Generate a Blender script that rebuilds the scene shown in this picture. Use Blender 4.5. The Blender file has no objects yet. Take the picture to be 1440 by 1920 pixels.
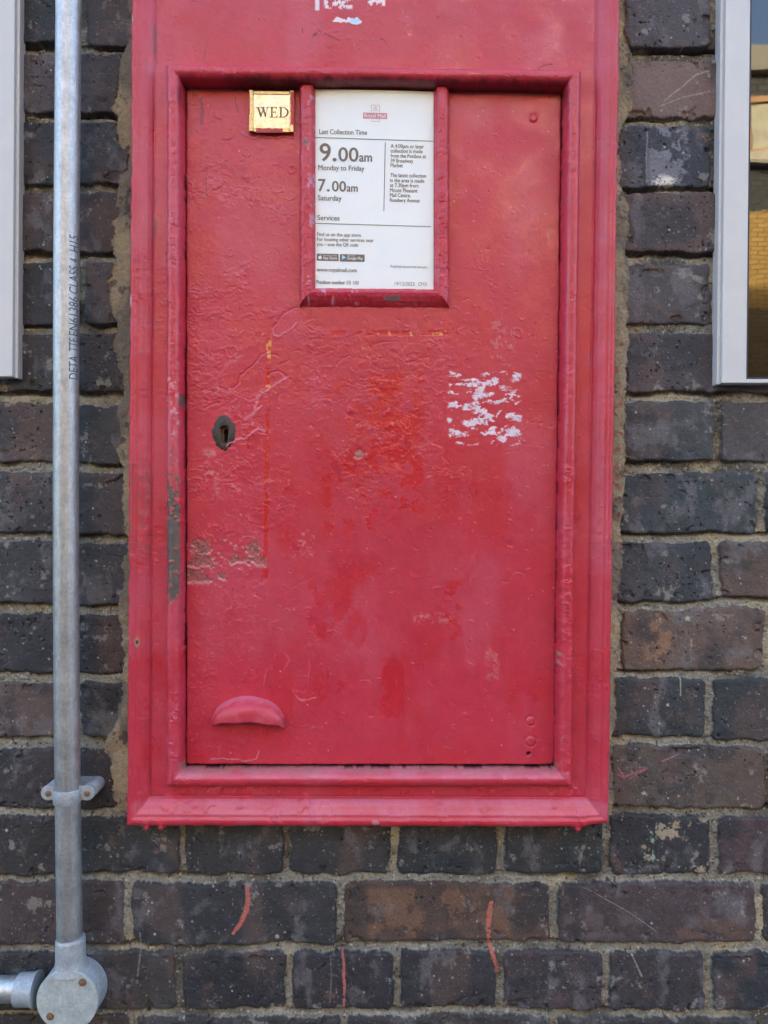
import bpy, bmesh, math, random
import numpy as np
R = math.radians
scene = bpy.context.scene
COL = scene.collection

# ------------------------------------------------------------------ camera, sky, sun, exposure
S = 0.00058            # metres per photo pixel on the brick face
D = 1450 * S           # camera distance from the brick face
ZC = 1.30              # camera height over the pavement
CX, CY = 720.0, 960.0
cam_d = bpy.data.cameras.new('camera')
cam = bpy.data.objects.new('camera', cam_d)
COL.objects.link(cam)
cam.location = (0, -D, ZC)
cam.rotation_euler = (R(90), 0, 0)
cam_d.sensor_width = 36
cam_d.sensor_fit = 'AUTO'
cam_d.lens = 36 * 1450 / 1920
cam_d.clip_start = 0.01
cam_d.clip_end = 500
scene.camera = cam

SUN_EL, SUN_AZ = R(25), R(8)          # the sun stands behind this wall and lights the houses opposite
world = bpy.data.worlds.new('World')
scene.world = world
world.use_nodes = True
wn = world.node_tree
wn.nodes.clear()
sky = wn.nodes.new('ShaderNodeTexSky')
sky.sky_type = 'NISHITA'
sky.sun_disc = False
sky.sun_elevation = SUN_EL
sky.sun_rotation = SUN_AZ
sky.altitude = 0
sky.air_density = 1.0
sky.dust_density = 4.6
sky.ozone_density = 1.0
wb = wn.nodes.new('ShaderNodeBackground')
wb.inputs['Strength'].default_value = 0.15
wo = wn.nodes.new('ShaderNodeOutputWorld')
wn.links.new(sky.outputs[0], wb.inputs[0])
wn.links.new(wb.outputs[0], wo.inputs[0])

sun_d = bpy.data.lights.new('sun', 'SUN')
sun_d.energy = 2.7
sun_d.angle = R(0.5)
sun_d.color = (1.0, 0.91, 0.68)
sun = bpy.data.objects.new('sun', sun_d)
COL.objects.link(sun)
sun.location = (0, 20, 20)
sun.rotation_euler = (-(math.pi / 2 - SUN_EL), 0, -SUN_AZ)   # shines from +Y downwards to -Y

scene.view_settings.view_transform = 'Standard'
scene.view_settings.look = 'None'
scene.view_settings.exposure = 3.22
scene.view_settings.gamma = 1.0
scene.cycles.use_denoising = True
scene.cycles.max_bounces = 8
scene.cycles.diffuse_bounces = 4

# ------------------------------------------------------------------ small helpers
def lin(r, g, b):
    f = lambda c: (c / 255 / 12.92) if c / 255 <= 0.04045 else ((c / 255 + 0.055) / 1.055) ** 2.4
    return np.array([f(r), f(g), f(b)], dtype=np.float64)

def P(px, py, h=0.0):
    """photo pixel and height over the brick face -> point in the world"""
    k = S * (D - h) / D
    return ((px - CX) * k, -h, ZC + (CY - py) * k)

def Parr(px, py, h, hn):
    k = S * (D - hn) / D
    return np.stack([(px - CX) * k, -h, ZC + (CY - py) * k], axis=-1)

def tag(o, label=None, category=None, group=None, kind=None):
    if label: o['label'] = label
    if category: o['category'] = category
    if group: o['group'] = group
    if kind: o['kind'] = kind
    return o

def empty(name, loc=(0, 0, 0)):
    o = bpy.data.objects.new(name, None)
    o.empty_display_size = 0.05
    COL.objects.link(o)
    o.location = loc
    return o

def link(name, me, mat, parent=None):
    o = bpy.data.objects.new(name, me)
    COL.objects.link(o)
    if mat is not None:
        me.materials.append(mat)
    if parent is not None:
        o.parent = parent
        if parent.type == 'EMPTY':
            o.matrix_parent_inverse = __import__('mathutils').Matrix.Translation(parent.location).inverted()
    return o

def pyobj(name, verts, faces, mat, parent=None, smooth=False):
    me = bpy.data.meshes.new(name)
    me.from_pydata([tuple(v) for v in verts], [], [tuple(f) for f in faces])
    me.validate()
    if smooth:
        me.polygons.foreach_set('use_smooth', [True] * len(me.polygons))
    me.update()
    return link(name, me, mat, parent)

class MB:
    """collects boxes, lathes and sweeps into one mesh"""
    def __init__(self): self.v, self.f = [], []
    def add(self, v, f):
        n = len(self.v); self.v += [tuple(a) for a in v]; self.f += [tuple(i + n for i in q) for q in f]
    def box(self, x0, x1, y0, y1, z0, z1):
        v = [(x, y, z) for z in (z0, z1) for y in (y0, y1) for x in (x0, x1)]
        self.add(v, [(0, 2, 3, 1), (4, 5, 7, 6), (0, 1, 5, 4), (2, 6, 7, 3), (0, 4, 6, 2), (1, 3, 7, 5)])
    def lathe(self, c, ax, prof, n=48, cap0=True, cap1=True):
        """profile [(along, radius)] turned about axis ax through c"""
        ax = np.array(ax, float); ax /= np.linalg.norm(ax)
        u = np.cross(ax, (0.0, 0.0, 1.0))
        if np.linalg.norm(u) < 1e-3: u = np.array((1.0, 0, 0))
        u /= np.linalg.norm(u); w = np.cross(ax, u)
        c = np.array(c, float); v = []
        for (t, r) in prof:
            for k in range(n):
                a = 2 * math.pi * k / n
                v.append(c + ax * t + r * (math.cos(a) * u + math.sin(a) * w))
        f = []
        for j in range(len(prof) - 1):
            for k in range(n):
                a, b = j * n + k, j * n + (k + 1) % n
                f.append((a, b, b + n, a + n))
        if cap0: f.append(tuple(range(n))[::-1])
        if cap1: f.append(tuple((len(prof) - 1) * n + k for k in range(n)))
        self.add(v, f)
    def sweep(self, pts, rads, n=48):
        pts = [np.array(p, float) for p in pts]; v = []; f = []
        for i, p in enumerate(pts):
            t = pts[min(i + 1, len(pts) - 1)] - pts[max(i - 1, 0)]
            t /= np.linalg.norm(t)
            u = np.cross(t, (0, 1.0, 0)); u /= np.linalg.norm(u); w = np.cross(t, u)
            for k in range(n):
                a = 2 * math.pi * k / n
                v.append(p + rads[i] * (math.cos(a) * u + math.sin(a) * w))
        for j in range(len(pts) - 1):
            for k in range(n):
                a, b = j * n + k, j * n + (k + 1) % n
                f.append((a, b, b + n, a + n))
        f.append(tuple(range(n))[::-1]); f.append(tuple((len(pts) - 1) * n + k for k in range(n)))
        self.add(v, f)
    def build(self, name, mat, parent=None, smooth=None, bevel=0):
        o = pyobj(name, self.v, self.f, mat, parent, smooth is not None)
        if bevel:
            m = o.modifiers.new('bevel', 'BEVEL'); m.width = bevel; m.segments = 3; m.limit_method = 'ANGLE'
        if smooth:
            me = o.data
            bm = bmesh.new(); bm.from_mesh(me)
            for e in bm.edges:
                if len(e.link_faces) == 2 and e.calc_face_angle(0) > R(smooth): e.smooth = False
            bmesh.ops.recalc_face_normals(bm, faces=bm.faces)
            bm.to_mesh(me); bm.free()
        return o

# ---- numpy noise
def _tab(seed): return np.random.RandomState(seed).rand(256, 256).astype(np.float32) * 2 - 1
_tabs = {}
def vn(x, y, seed=0):
    T = _tabs.setdefault(seed % 23, _tab(seed % 23 + 100))
    x = x + seed * 17.31; y = y + seed * 9.77
    ix = np.floor(x).astype(np.int64); iy = np.floor(y).astype(np.int64)
    fx = (x - ix).astype(np.float32); fy = (y - iy).astype(np.float32)
    fx = fx * fx * fx * (fx * (fx * 6 - 15) + 10); fy = fy * fy * fy * (fy * (fy * 6 - 15) + 10)
    x0 = ix & 255; x1 = (ix + 1) & 255; y0 = iy & 255; y1 = (iy + 1) & 255
    a = T[y0, x0]; b = T[y0, x1]; c = T[y1, x0]; d = T[y1, x1]
    return (a + (b - a) * fx) * (1 - fy) + (c + (d - c) * fx) * fy
def fbm(x, y, sc, octv=4, seed=0, gain=0.5):
    r = 0; a = 1.0; t = 0; f = 1.0 / sc
    for i in range(octv):
        r = r + a * vn(x * f + i * 3.7, y * f - i * 5.1, seed + i); t += a; a *= gain; f *= 2.03
    return r / t
def ss(a, b, x):
    t = np.clip((x - a) / (b - a), 0, 1); return t * t * (3 - 2 * t)
def mixc(c, col, m):
    return c + (np.asarray(col) - c) * m[..., None]
def boxm(x, y, x0, x1, y0, y1, e=4.0):
    return ss(x0 - e, x0 + e, x) * (1 - ss(x1 - e, x1 + e, x)) * ss(y0 - e, y0 + e, y) * (1 - ss(y1 - e, y1 + e, y))
def ell(x, y, cx, cy, rx, ry): return np.sqrt(((x - cx) / rx) ** 2 + ((y - cy) / ry) ** 2)
def pdist(x, y, pts):
    """distance to a polyline and position along it (0..1)"""
    best = np.full(x.shape, 1e9, np.float32); tt = np.zeros(x.shape, np.float32); n = len(pts) - 1
    for i in range(n):
        (ax, ay), (bx, by) = pts[i], pts[i + 1]
        dx, dy = bx - ax, by - ay
        t = np.clip(((x - ax) * dx + (y - ay) * dy) / (dx * dx + dy * dy), 0, 1)
        d = np.hypot(x - ax - t * dx, y - ay - t * dy)
        m = d < best
        best = np.where(m, d, best); tt = np.where(m, (i + t) / n, tt)
    return best, tt
def splat(x1d, y1d, out, pts, fn):
    """add small local features: pts = (cx, cy, r, amp)"""
    for (cx, cy, r, a) in pts:
        i0, i1 = np.searchsorted(x1d, (cx - 3 * r, cx + 3 * r)); j0, j1 = np.searchsorted(y1d, (cy - 3 * r, cy + 3 * r))
        if i1 <= i0 or j1 <= j0: continue
        xx, yy = np.meshgrid(x1d[i0:i1], y1d[j0:j1])
        out[j0:j1, i0:i1] += a * fn(np.hypot(xx - cx, yy - cy) / r)

def gridmesh(name, V, mat, parent, keep=None, col=None, rgh=None):
    """a relief sheet: V (ny, nx, 3); keep = faces to keep (ny-1, nx-1)"""
    ny, nx = V.shape[:2]
    idx = np.arange(ny * nx).reshape(ny, nx)
    q = np.stack([idx[:-1, :-1], idx[1:, :-1], idx[1:, 1:], idx[:-1, 1:]], axis=-1)   # faces the viewer (-Y)
    q = q.reshape(-1, 4) if keep is None else q[keep]
    used = np.zeros(ny * nx, bool); used[q.ravel()] = True
    remap = np.cumsum(used) - 1
    q = remap[q]
    v = V.reshape(-1, 3)[used]
    me = bpy.data.meshes.new(name)
    me.vertices.add(len(v)); me.vertices.foreach_set('co', v.astype(np.float32).ravel())
    me.loops.add(q.size); me.loops.foreach_set('vertex_index', q.astype(np.int32).ravel())
    me.polygons.add(len(q))
    me.polygons.foreach_set('loop_start', np.arange(0, q.size, 4, dtype=np.int32))
    me.polygons.foreach_set('use_smooth', np.ones(len(q), bool))
    if col is not None:
        a = me.attributes.new('Col', 'FLOAT_COLOR', 'POINT')
        c = np.ones((len(v), 4), np.float32); c[:, :3] = col.reshape(-1, 3)[used]
        a.data.foreach_set('color', c.ravel())
    if rgh is not None:
        a = me.attributes.new('Rgh', 'FLOAT', 'POINT')
        a.data.foreach_set('value', rgh.reshape(-1)[used].astype(np.float32))
    me.update(calc_edges=True)
    return link(name, me, mat, parent)

# ---- materials
def mat_new(name):
    m = bpy.data.materials.new(name); m.use_nodes = True
    nt = m.node_tree
    return m, nt, nt.nodes['Principled BSDF']
def nd(nt, t, **kw):
    n = nt.nodes.new(t)
    for k, v in kw.items(): setattr(n, k, v)
    return n
def noise(nt, scale, detail=4, rough=0.55, vec=None):
    n = nd(nt, 'ShaderNodeTexNoise'); n.inputs['Scale'].default_value = scale
    n.inputs['Detail'].default_value = detail; n.inputs['Roughness'].default_value = rough
    nt.links.new(vec if vec is not None else nd(nt, 'ShaderNodeTexCoord').outputs['Object'], n.inputs['Vector'])
    return n.outputs['Fac']
def ramp(nt, fac, stops):
    r = nd(nt, 'ShaderNodeValToRGB'); cr = r.color_ramp
    while len(cr.elements) < len(stops): cr.elements.new(0.5)
    for e, (p, c) in zip(cr.elements, stops):
        e.position = p; e.color = (*c, 1) if len(c) == 3 else c
    nt.links.new(fac, r.inputs[0]); return r.outputs[0]
def mul(nt, a, b, fac=1.0):
    m = nd(nt, 'ShaderNodeMix', data_type='RGBA', blend_type='MULTIPLY')
    m.inputs[0].default_value = fac
    nt.links.new(a, m.inputs[6]); nt.links.new(b, m.inputs[7]); return m.outputs[2]
def bump(nt, bsdf, fac, dist, strength=1.0):
    b = nd(nt, 'ShaderNodeBump'); b.inputs['Distance'].default_value = dist; b.inputs['Strength'].default_value = strength
    nt.links.new(fac, b.inputs['Height']); nt.links.new(b.outputs[0], bsdf.inputs['Normal'])

def vc_mat(name, grain, grain_lo, grain_hi, bump_scale, bump_dist, spec=0.5):
    """painted or mineral surface: albedo and gloss from attributes, fine grain from noise nodes"""
    m, nt, b = mat_new(name)
    a = nd(nt, 'ShaderNodeAttribute', attribute_name='Col')
    g = nd(nt, 'ShaderNodeAttribute', attribute_name='Rgh')
    n = noise(nt, grain, 6, 0.65)
    r = ramp(nt, n, [(0.3, (grain_lo,) * 3), (0.7, (grain_hi,) * 3)])
    nt.links.new(mul(nt, a.outputs['Color'], r), b.inputs['Base Color'])
    nt.links.new(g.outputs['Fac'], b.inputs['Roughness'])
    b.inputs['Specular IOR Level'].default_value = spec
    bump(nt, b, noise(nt, bump_scale, 6, 0.6), bump_dist)
    return m
M_RED = vc_mat('red_enamel_paint', 420, 0.93, 1.07, 700, 0.00022, 0.5)
M_BRICK = vc_mat('engineering_brick', 700, 0.70, 1.30, 800, 0.0009, 0.35)
M_FILLET = vc_mat('sandy_cement', 800, 0.66, 1.34, 800, 0.0012, 0.2)

def simple(name, col, rough=0.5, metal=0.0, grain=None, lo=0.85, hi=1.15, bscale=None, bdist=0.0, spec=0.5):
    m, nt, b = mat_new(name)
    b.inputs['Base Color'].default_value = (*col, 1)
    b.inputs['Roughness'].default_value = rough
    b.inputs['Metallic'].default_value = metal
    b.inputs['Specular IOR Level'].default_value = spec
    if grain:
        n = noise(nt, grain, 6, 0.65)
        nt.links.new(ramp(nt, n, [(0.3, tuple(c * lo for c in col)), (0.7, tuple(c * hi for c in col))]), b.inputs['Base Color'])
    if bscale: bump(nt, b, noise(nt, bscale, 5, 0.6), bdist)
    return m

# ================================================================== STREET (only seen in reflections, and the ground underfoot)
def brick_tex_mat(name, c1, c2, mortar, bw, bh, ms, rough=0.85, axis='xz', bias=0.0):
    m, nt, b = mat_new(name)
    tc = nd(nt, 'ShaderNodeTexCoord'); sep = nd(nt, 'ShaderNodeSeparateXYZ'); cmb = nd(nt, 'ShaderNodeCombineXYZ')
    nt.links.new(tc.outputs['Object'], sep.inputs[0])
    nt.links.new(sep.outputs['X' if axis[0] == 'x' else 'Y'], cmb.inputs[0]); nt.links.new(sep.outputs['Z' if axis[1] == 'z' else 'Y'], cmb.inputs[1])
    t = nd(nt, 'ShaderNodeTexBrick')
    nt.links.new(cmb.outputs[0], t.inputs['Vector'])
    t.inputs['Scale'].default_value = 1.0
    t.inputs['Color1'].default_value = (*c1, 1); t.inputs['Color2'].default_value = (*c2, 1); t.inputs['Mortar'].default_value = (*mortar, 1)
    t.inputs['Brick Width'].default_value = bw; t.inputs['Row Height'].default_value = bh
    t.inputs['Mortar Size'].default_value = ms; t.inputs['Bias'].default_value = bias
    n = ramp(nt, noise(nt, 3.0, 8, 0.7), [(0.25, (0.7,) * 3), (0.75, (1.3,) * 3)])
    nt.links.new(mul(nt, t.outputs['Color'], n), b.inputs['Base Color'])
    b.inputs['Roughness'].default_value = rough
    inv = nd(nt, 'ShaderNodeMath', operation='SUBTRACT'); inv.inputs[0].default_value = 1.0
    nt.links.new(t.outputs['Fac'], inv.inputs[1])
    bump(nt, b, inv.outputs[0], 0.008)
    return m
M_STOCK = brick_tex_mat('yellow_stock_brick', (0.60, 0.34, 0.075), (0.70, 0.42, 0.11), (0.36, 0.24, 0.09), 0.225, 0.075, 0.010)
M_SHADEBRICK = brick_tex_mat('shade_brown_brick', (0.20, 0.13, 0.05), (0.26, 0.17, 0.065), (0.14, 0.10, 0.05), 0.225, 0.075, 0.010)  # shade on the lower facade, put into a darker brick colour
M_SLATE = brick_tex_mat('roof_slate', (0.036, 0.036, 0.026), (0.048, 0.046, 0.032), (0.012, 0.012, 0.010), 0.25, 0.125, 0.012, 0.6)
M_DARKBRICK = brick_tex_mat('dark_brick_far', (0.045, 0.04, 0.042), (0.075, 0.055, 0.05), (0.17, 0.145, 0.105), 0.225, 0.075, 0.010)
M_ASPHALT = simple('asphalt', (0.048, 0.047, 0.045), 0.9, grain=60, bscale=150, bdist=0.004)
M_PAVE = brick_tex_mat('paving_slab', (0.10, 0.097, 0.092), (0.13, 0.125, 0.115), (0.05, 0.048, 0.045), 0.6, 0.45, 0.008, 0.85, 'xy')
M_CREAM = simple('cream_paint', (0.62, 0.54, 0.40), 0.6, grain=8)
M_TIMBER = simple('orange_timber', (0.50, 0.24, 0.07), 0.5, grain=10)
M_PANE = simple('house_window_pane', (0.50, 0.46, 0.30), 0.12, grain=4, lo=0.8, hi=1.2)
M_LEAD = simple('lead_capping', (0.24, 0.22, 0.16), 0.6, grain=8)

m = MB(); m.box(-60, 60, -60, 20, -0.3, 0.0)
m.v = [(x, y, z - 0.12) for x, y, z in m.v]
tag(m.build('road', M_ASPHALT), kind='structure')
m = MB(); m.box(-40, 40, -2.4, 0.05, -0.12, 0.0)
tag(m.build('pavement', M_PAVE), kind='structure')
m = MB(); m.box(-40, 40, -12.2, -9.8, -0.12, 0.0)
tag(m.build('far_pavement', M_PAVE), kind='structure')

YH = -12.0
house = empty('terraced_house', (3, YH, 0))
tag(house, 'sunlit yellow brick house across the street with slate mansard roof, seen reflected in the glass', 'house')
m = MB(); m.box(-10, 13, YH - 8, YH, 4.7, 6.26)
m.build('wall', M_STOCK, house)
m = MB(); m.box(-10, 13, YH - 8, YH, -0.1, 4.7)
m.build('lower_storey', M_SHADEBRICK, house)
m = MB()
m.add([(-10, YH - 0.02, 6.26), (13, YH - 0.02, 6.26), (13, YH - 0.7, 8.95), (-10, YH - 0.7, 8.95), (-10, YH - 8, 6.26), (13, YH - 8, 6.26), (13, YH - 7.3, 8.95), (-10, YH - 7.3, 8.95)],
      [(0, 1, 2, 3), (5, 4, 7, 6), (3, 2, 6, 7), (1, 5, 6, 2), (4, 0, 3, 7)])
rf = m.build('roof', M_SLATE, house)
m = MB(); m.box(-10.05, 13.05, YH - 0.85, YH - 0.55, 8.95, 9.12); m.box(-10.05, 13.05, YH - 0.8, YH - 0.6, 9.12, 9.40)
m.build('capping', M_LEAD, rf)
for xw in (-7.0, -2.6, 1.8, 6.12, 10.2):
    m = MB(); m.box(xw - 0.02, xw + 1.1, YH - 0.9, YH - 0.10, 7.30, 7.36)
    m.box(xw, xw + 0.05, YH - 0.9, YH - 0.18, 7.36, 8.2); m.box(xw + 1.0, xw + 1.08, YH - 0.9, YH - 0.18, 7.36, 8.2); m.box(xw, xw + 1.08, YH - 0.9, YH - 0.17, 8.2, 8.3)
    w = m.build('dormer_window', M_TIMBER, house)
    m = MB(); m.box(xw + 0.08, xw + 1.0, YH - 0.5, YH - 0.22, 7.36, 8.2); m.build('pane', M_PANE, w)
    m = MB(); m.box(xw - 0.08, xw + 1.16, YH - 0.5, YH - 0.02, 7.16, 7.30); m.build('sill', M_CREAM, w)
for xw in (-8.2, -5.0, -1.8, 1.4, 4.2, 8.6):
    for zw in (0.9, 3.6):
        m = MB()
        x1, z1 = xw + 1.0, zw + 1.6
        m.box(xw, x1, YH, YH + 0.05, zw, zw + 0.07); m.box(xw, x1, YH, YH + 0.05, z1 - 0.07, z1)
        m.box(xw, xw + 0.07, YH, YH + 0.05, zw + 0.07, z1 - 0.07); m.box(x1 - 0.07, x1, YH, YH + 0.05, zw + 0.07, z1 - 0.07)
        m.box(xw + 0.07, x1 - 0.07, YH, YH + 0.05, zw + 0.77, zw + 0.83)
        w = m.build('sash_window', M_CREAM, house)
        m = MB(); m.box(xw + 0.07, x1 - 0.07, YH, YH + 0.02, zw + 0.07, z1 - 0.07)
        m.build('pane', simple('dark_pane', (0.02, 0.022, 0.025), 0.06), w)

# ================================================================== BRICK WALL
rows = [(-25, 82, -25, 88), (97, 212, 108, 220), (228, 345, 236, 350), (360, 475, 362, 475), (490, 607, 495, 605), (623, 738, 622, 738),
        (758, 870, 752, 865), (885, 1005, 885, 998), (1018, 1132, 1015, 1125), (1150, 1262, 1142, 1258), (1280, 1385, 1272, 1385),
        (1405, 1515, 1400, 1512), (1530, 1640, 1530, 1640), (1655, 1770, 1655, 1765), (1785, 1895, 1785, 1893), (1907, 2020, 1907, 2020)]
joints = [[152, 1340], [-20, 370, 770, 1172, 1475], [135, 1340], [-10, 390, 780, 1160, 1465], [150, 1341], [5, 400, 790, 1165, 1470],
          [130, 1347], [-40, 360, 760, 1155, 1427], [130, 1346], [-20, 380, 770, 1160, 1440], [142, 1331],
          [-40, 225, 620, 1020, 1140, 1441], [132, 340, 536, 738, 938, 1141, 1340], [-150, 241, 637, 1040, 1426],
          [125, 334, 543, 744, 940, 1137, 1331], [-148, 247, 643, 1040, 1430]]
def row_at(k):
    """row index (0 = top row of the photo) -> top/bottom at the left, at the right"""
    if 0 <= k < 16: return rows[k]
    return (1907 + 129 * (k - 15), 2020 + 129 * (k - 15)) * 2 if k > 15 else (-25 + 129 * k, 85 + 129 * k) * 2
rng = random.Random(5)
wx = np.concatenate([np.arange(-2600, -30, 14.0), np.arange(-30, 1470, 1.2), np.arange(1470, 4100, 14.0)])
wy = np.concatenate([np.arange(-1900, -30, 14.0), np.arange(-30, 1950, 1.2), np.arange(1950, 3204, 14.0)])
WX, WY = np.meshgrid(wx, wy)
WX = WX.astype(np.float32); WY = WY.astype(np.float32)
infr = (WX > -60) & (WX < 1500) & (WY > -60) & (WY < 1980)
# wobble of the brick outlines
jx = fbm(WX, WY, 26, 4, 1) * 5.0 + fbm(WX, WY, 110, 2, 6) * 4
jy = fbm(WX, WY, 30, 4, 2) * 6.0 + fbm(WX, WY, 130, 2, 7) * 4
H = np.full(WX.shape, -1.0, np.float32)           # brick height field, metres
inb = np.full(WX.shape, -50.0, np.float32)        # signed distance into the brick, pixels
bcol = np.zeros(WX.shape + (3,), np.float32)
DARK = [lin(56, 57, 59), lin(61, 58, 59), lin(50, 52, 54), lin(65, 61, 61), lin(57, 55, 57)]
BROWN = [lin(92, 76, 72), lin(84, 70, 68), lin(100, 84, 76)]
special = {(1, 1300): lin(118, 98, 92), (2, 1250): lin(58, 60, 68), (3, 1300): lin(86, 72, 70), (4, 1250): lin(80, 74, 76), (5, 1300): lin(74, 68, 70),
           (6, 1250): lin(68, 68, 70), (6, 1400): lin(80, 74, 74), (7, 1300): lin(62, 66, 70), (8, 1250): lin(66, 66, 70), (8, 1400): lin(94, 78, 72),
           (9, 1300): lin(104, 86, 78), (10, 1250): lin(60, 62, 65), (10, 1400): lin(58, 60, 63), (11, 1300): lin(92, 80, 74), (12, 1250): lin(54, 52, 56),
           (12, 1400): lin(76, 62, 66), (13, 1250): lin(76, 64, 66), (13, 800): lin(82, 66, 60), (13, 400): lin(58, 57, 60), (13, 100): lin(72, 62, 62),
           (14, 1250): lin(64, 58, 62), (14, 1020): lin(68, 60, 64), (14, 650): lin(54, 50, 55), (10, 60): lin(96, 82, 78), (1, 60): lin(80, 72, 74), (8, 60): lin(64, 62, 66),
           (0, 1250): lin(80, 74, 76), (12, 840): lin(52, 53, 55), (12, 640): lin(56, 55, 57), (14, 840): lin(54, 51, 55), (14, 440): lin(50, 49, 53), (14, 1400): lin(52, 54, 59), (11, 60): lin(62, 57, 59), (9, 60): lin(58, 56, 59), (12, 400): lin(58, 56, 58), (7, 60): lin(74, 70, 72)}
for k in range(-21, 26):
    tl, bl, tr, br_ = row_at(k)
    if k in range(16): js = list(joints[k])
    else:
        js = [640.0 + rng.uniform(-30, 30)]
    pitch = 396 if k % 2 else 198
    while js[0] > -4400: js.insert(0, js[0] - pitch + rng.uniform(-6, 6))
    while js[-1] < 5700: js.append(js[-1] + pitch + rng.uniform(-6, 6))
    j0, j1 = np.searchsorted(wy, (min(tl, tr) - 25, max(bl, br_) + 25))
    if j1 <= j0: continue
    for i in range(len(js) - 1):
        hw = rng.uniform(5.5, 8.5)
        a, b = js[i] + hw, js[i + 1] - hw
        i0, i1 = np.searchsorted(wx, (a - 25, b + 25))
        if i1 <= i0: continue
        sl = (slice(j0, j1), slice(i0, i1))
        x = WX[sl] + jx[sl]; y = WY[sl] + jy[sl]
        w = np.clip((x - 240) / 900, 0, 1)
        top = tl + (tr - tl) * w + rng.uniform(-2.5, 2.5); bot = bl + (br_ - bl) * w + rng.uniform(-2.5, 2.5)
        dx = np.minimum(x - a, b - x); dy = np.minimum(y - top, bot - y)
        r = rng.uniform(7, 14)
        qx = np.minimum(dx - r, 0); qy = np.minimum(dy - r, 0)
        dd = np.minimum(np.minimum(dx, dy), r - np.hypot(qx, qy) + np.maximum(0, np.minimum(dx, dy) - r))
        off = rng.uniform(-0.0014, 0.0010); tx = rng.uniform(-1, 1) * 5e-6; ty = rng.uniform(-1, 1) * 8e-6
        hb = off + tx * (x - (a + b) / 2) + ty * (y - (top + bot) / 2)
        e = np.clip(dd / 7.0, 0, 1)
        hb = hb - 0.0030 * (1 - np.sqrt(1 - (1 - e) ** 2)) 
        m_ = dd > inb[sl]
        inb[sl] = np.where(m_, dd, inb[sl])
        H[sl] = np.where(m_, hb, H[sl])
        c = DARK[rng.randrange(5)] if rng.random() < 0.80 else BROWN[rng.randrange(3)]
        c = c * rng.uniform(0.85, 1.1)
        for (kk, xx), cc in special.items():
            if kk == k and a < xx < b: c = cc
        bcol[sl] = np.where(m_[..., None], c, bcol[sl])
# brick face texture
n1 = fbm(WX, WY, 60, 5, 3); n2 = fbm(WX, WY, 18, 4, 4); n3 = fbm(WX, WY, 5, 3, 5); n4 = fbm(WX * 1.0, WY * 0.5, 90, 4, 8)
H += (n1 * 0.0010 + n2 * 0.0006 + n3 * 0.00022).astype(np.float32)
chip = ss(0.42, 0.55, fbm(WX, WY, 30, 3, 9)) * (1 - ss(4, 30, inb))
H -= chip * 0.003
pit = ss(0.60, 0.70, fbm(WX, WY, 5.5, 2, 10)) * ss(0.0, 0.4, fbm(WX, WY, 120, 2, 11) + 0.25)
H -= pit * 0.0012
# mortar: recessed, washed out just under each brick
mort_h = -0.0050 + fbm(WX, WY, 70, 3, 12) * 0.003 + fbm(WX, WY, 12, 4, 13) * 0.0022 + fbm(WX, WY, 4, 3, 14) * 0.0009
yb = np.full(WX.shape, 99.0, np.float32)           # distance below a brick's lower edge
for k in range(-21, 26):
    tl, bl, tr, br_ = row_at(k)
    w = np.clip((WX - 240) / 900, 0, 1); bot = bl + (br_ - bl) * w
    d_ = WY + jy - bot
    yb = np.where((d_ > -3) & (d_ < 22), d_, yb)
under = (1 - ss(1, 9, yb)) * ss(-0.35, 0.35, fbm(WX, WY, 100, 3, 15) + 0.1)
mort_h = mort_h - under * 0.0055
bm_ = ss(-0.8, 0.8, inb + n3 * 1.5)
Hw = np.where(inb > 0, H, mort_h).astype(np.float32)
edge = ss(-2.0, 2.0, inb); Hw = mort_h + (np.maximum(H, mort_h) - mort_h) * edge
# colours
c = bcol * np.array([0.94, 0.93, 0.88], np.float32)
c = c * (1 + 0.22 * n1 + 0.16 * n2 + 0.10 * n3)[..., None]
c = mixc(c, lin(98, 78, 70), (ss(0.12, 0.5, n4) * 0.45))
c = mixc(c, lin(44, 46, 49), (ss(0.05, 0.45, fbm(WX, WY, 75, 4, 16)) * 0.6))
c = mixc(c, lin(112, 108, 108), (ss(0.16, 0.5, fbm(WX, WY * 0.7, 48, 5, 17, 0.65)) * 0.5))
c = mixc(c, lin(150, 144, 134), (ss(0.36, 0.55, fbm(WX, WY, 36, 5, 18, 0.7)) * 0.55))
c = mixc(c, lin(118, 88, 72), (ss(0.34, 0.62, fbm(WX, WY, 40, 5, 24, 0.7)) * 0.4))
c = mixc(c, lin(24, 22, 24), pit * 0.75)
c = mixc(c, lin(40, 38, 38), (1 - ss(0, 5, inb)) * 0.3)
spk = ss(0.68, 0.76, fbm(WX, WY, 3.6, 2, 19))
c = mixc(c, lin(150, 145, 138), spk * 0.55)
wsp = np.zeros(WX.shape, np.float32)
r2 = random.Random(11)
pts = [(r2.uniform(-30, 1470), r2.uniform(-30, 1950), r2.uniform(0.9, 2.4), r2.uniform(0.5, 1)) for _ in range(900)] + \
      [(1207, 1487, 4, 1), (1290, 1160, 5, .9), (12, 1557, 3, 1), (285, 1693, 2, 1), (520, 1755, 4, .9), (1252, 1322, 3, .9), (1240, 207, 3, .9), (46, 660, 3, .9), (55, 700, 2.5, .8)]
splat(wx, wy, wsp, pts, lambda d: np.clip(1.6 - 1.3 * d, 0, 1))
c = mixc(c, lin(190, 186, 176), np.clip(wsp, 0, 1) * 0.8)
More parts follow.
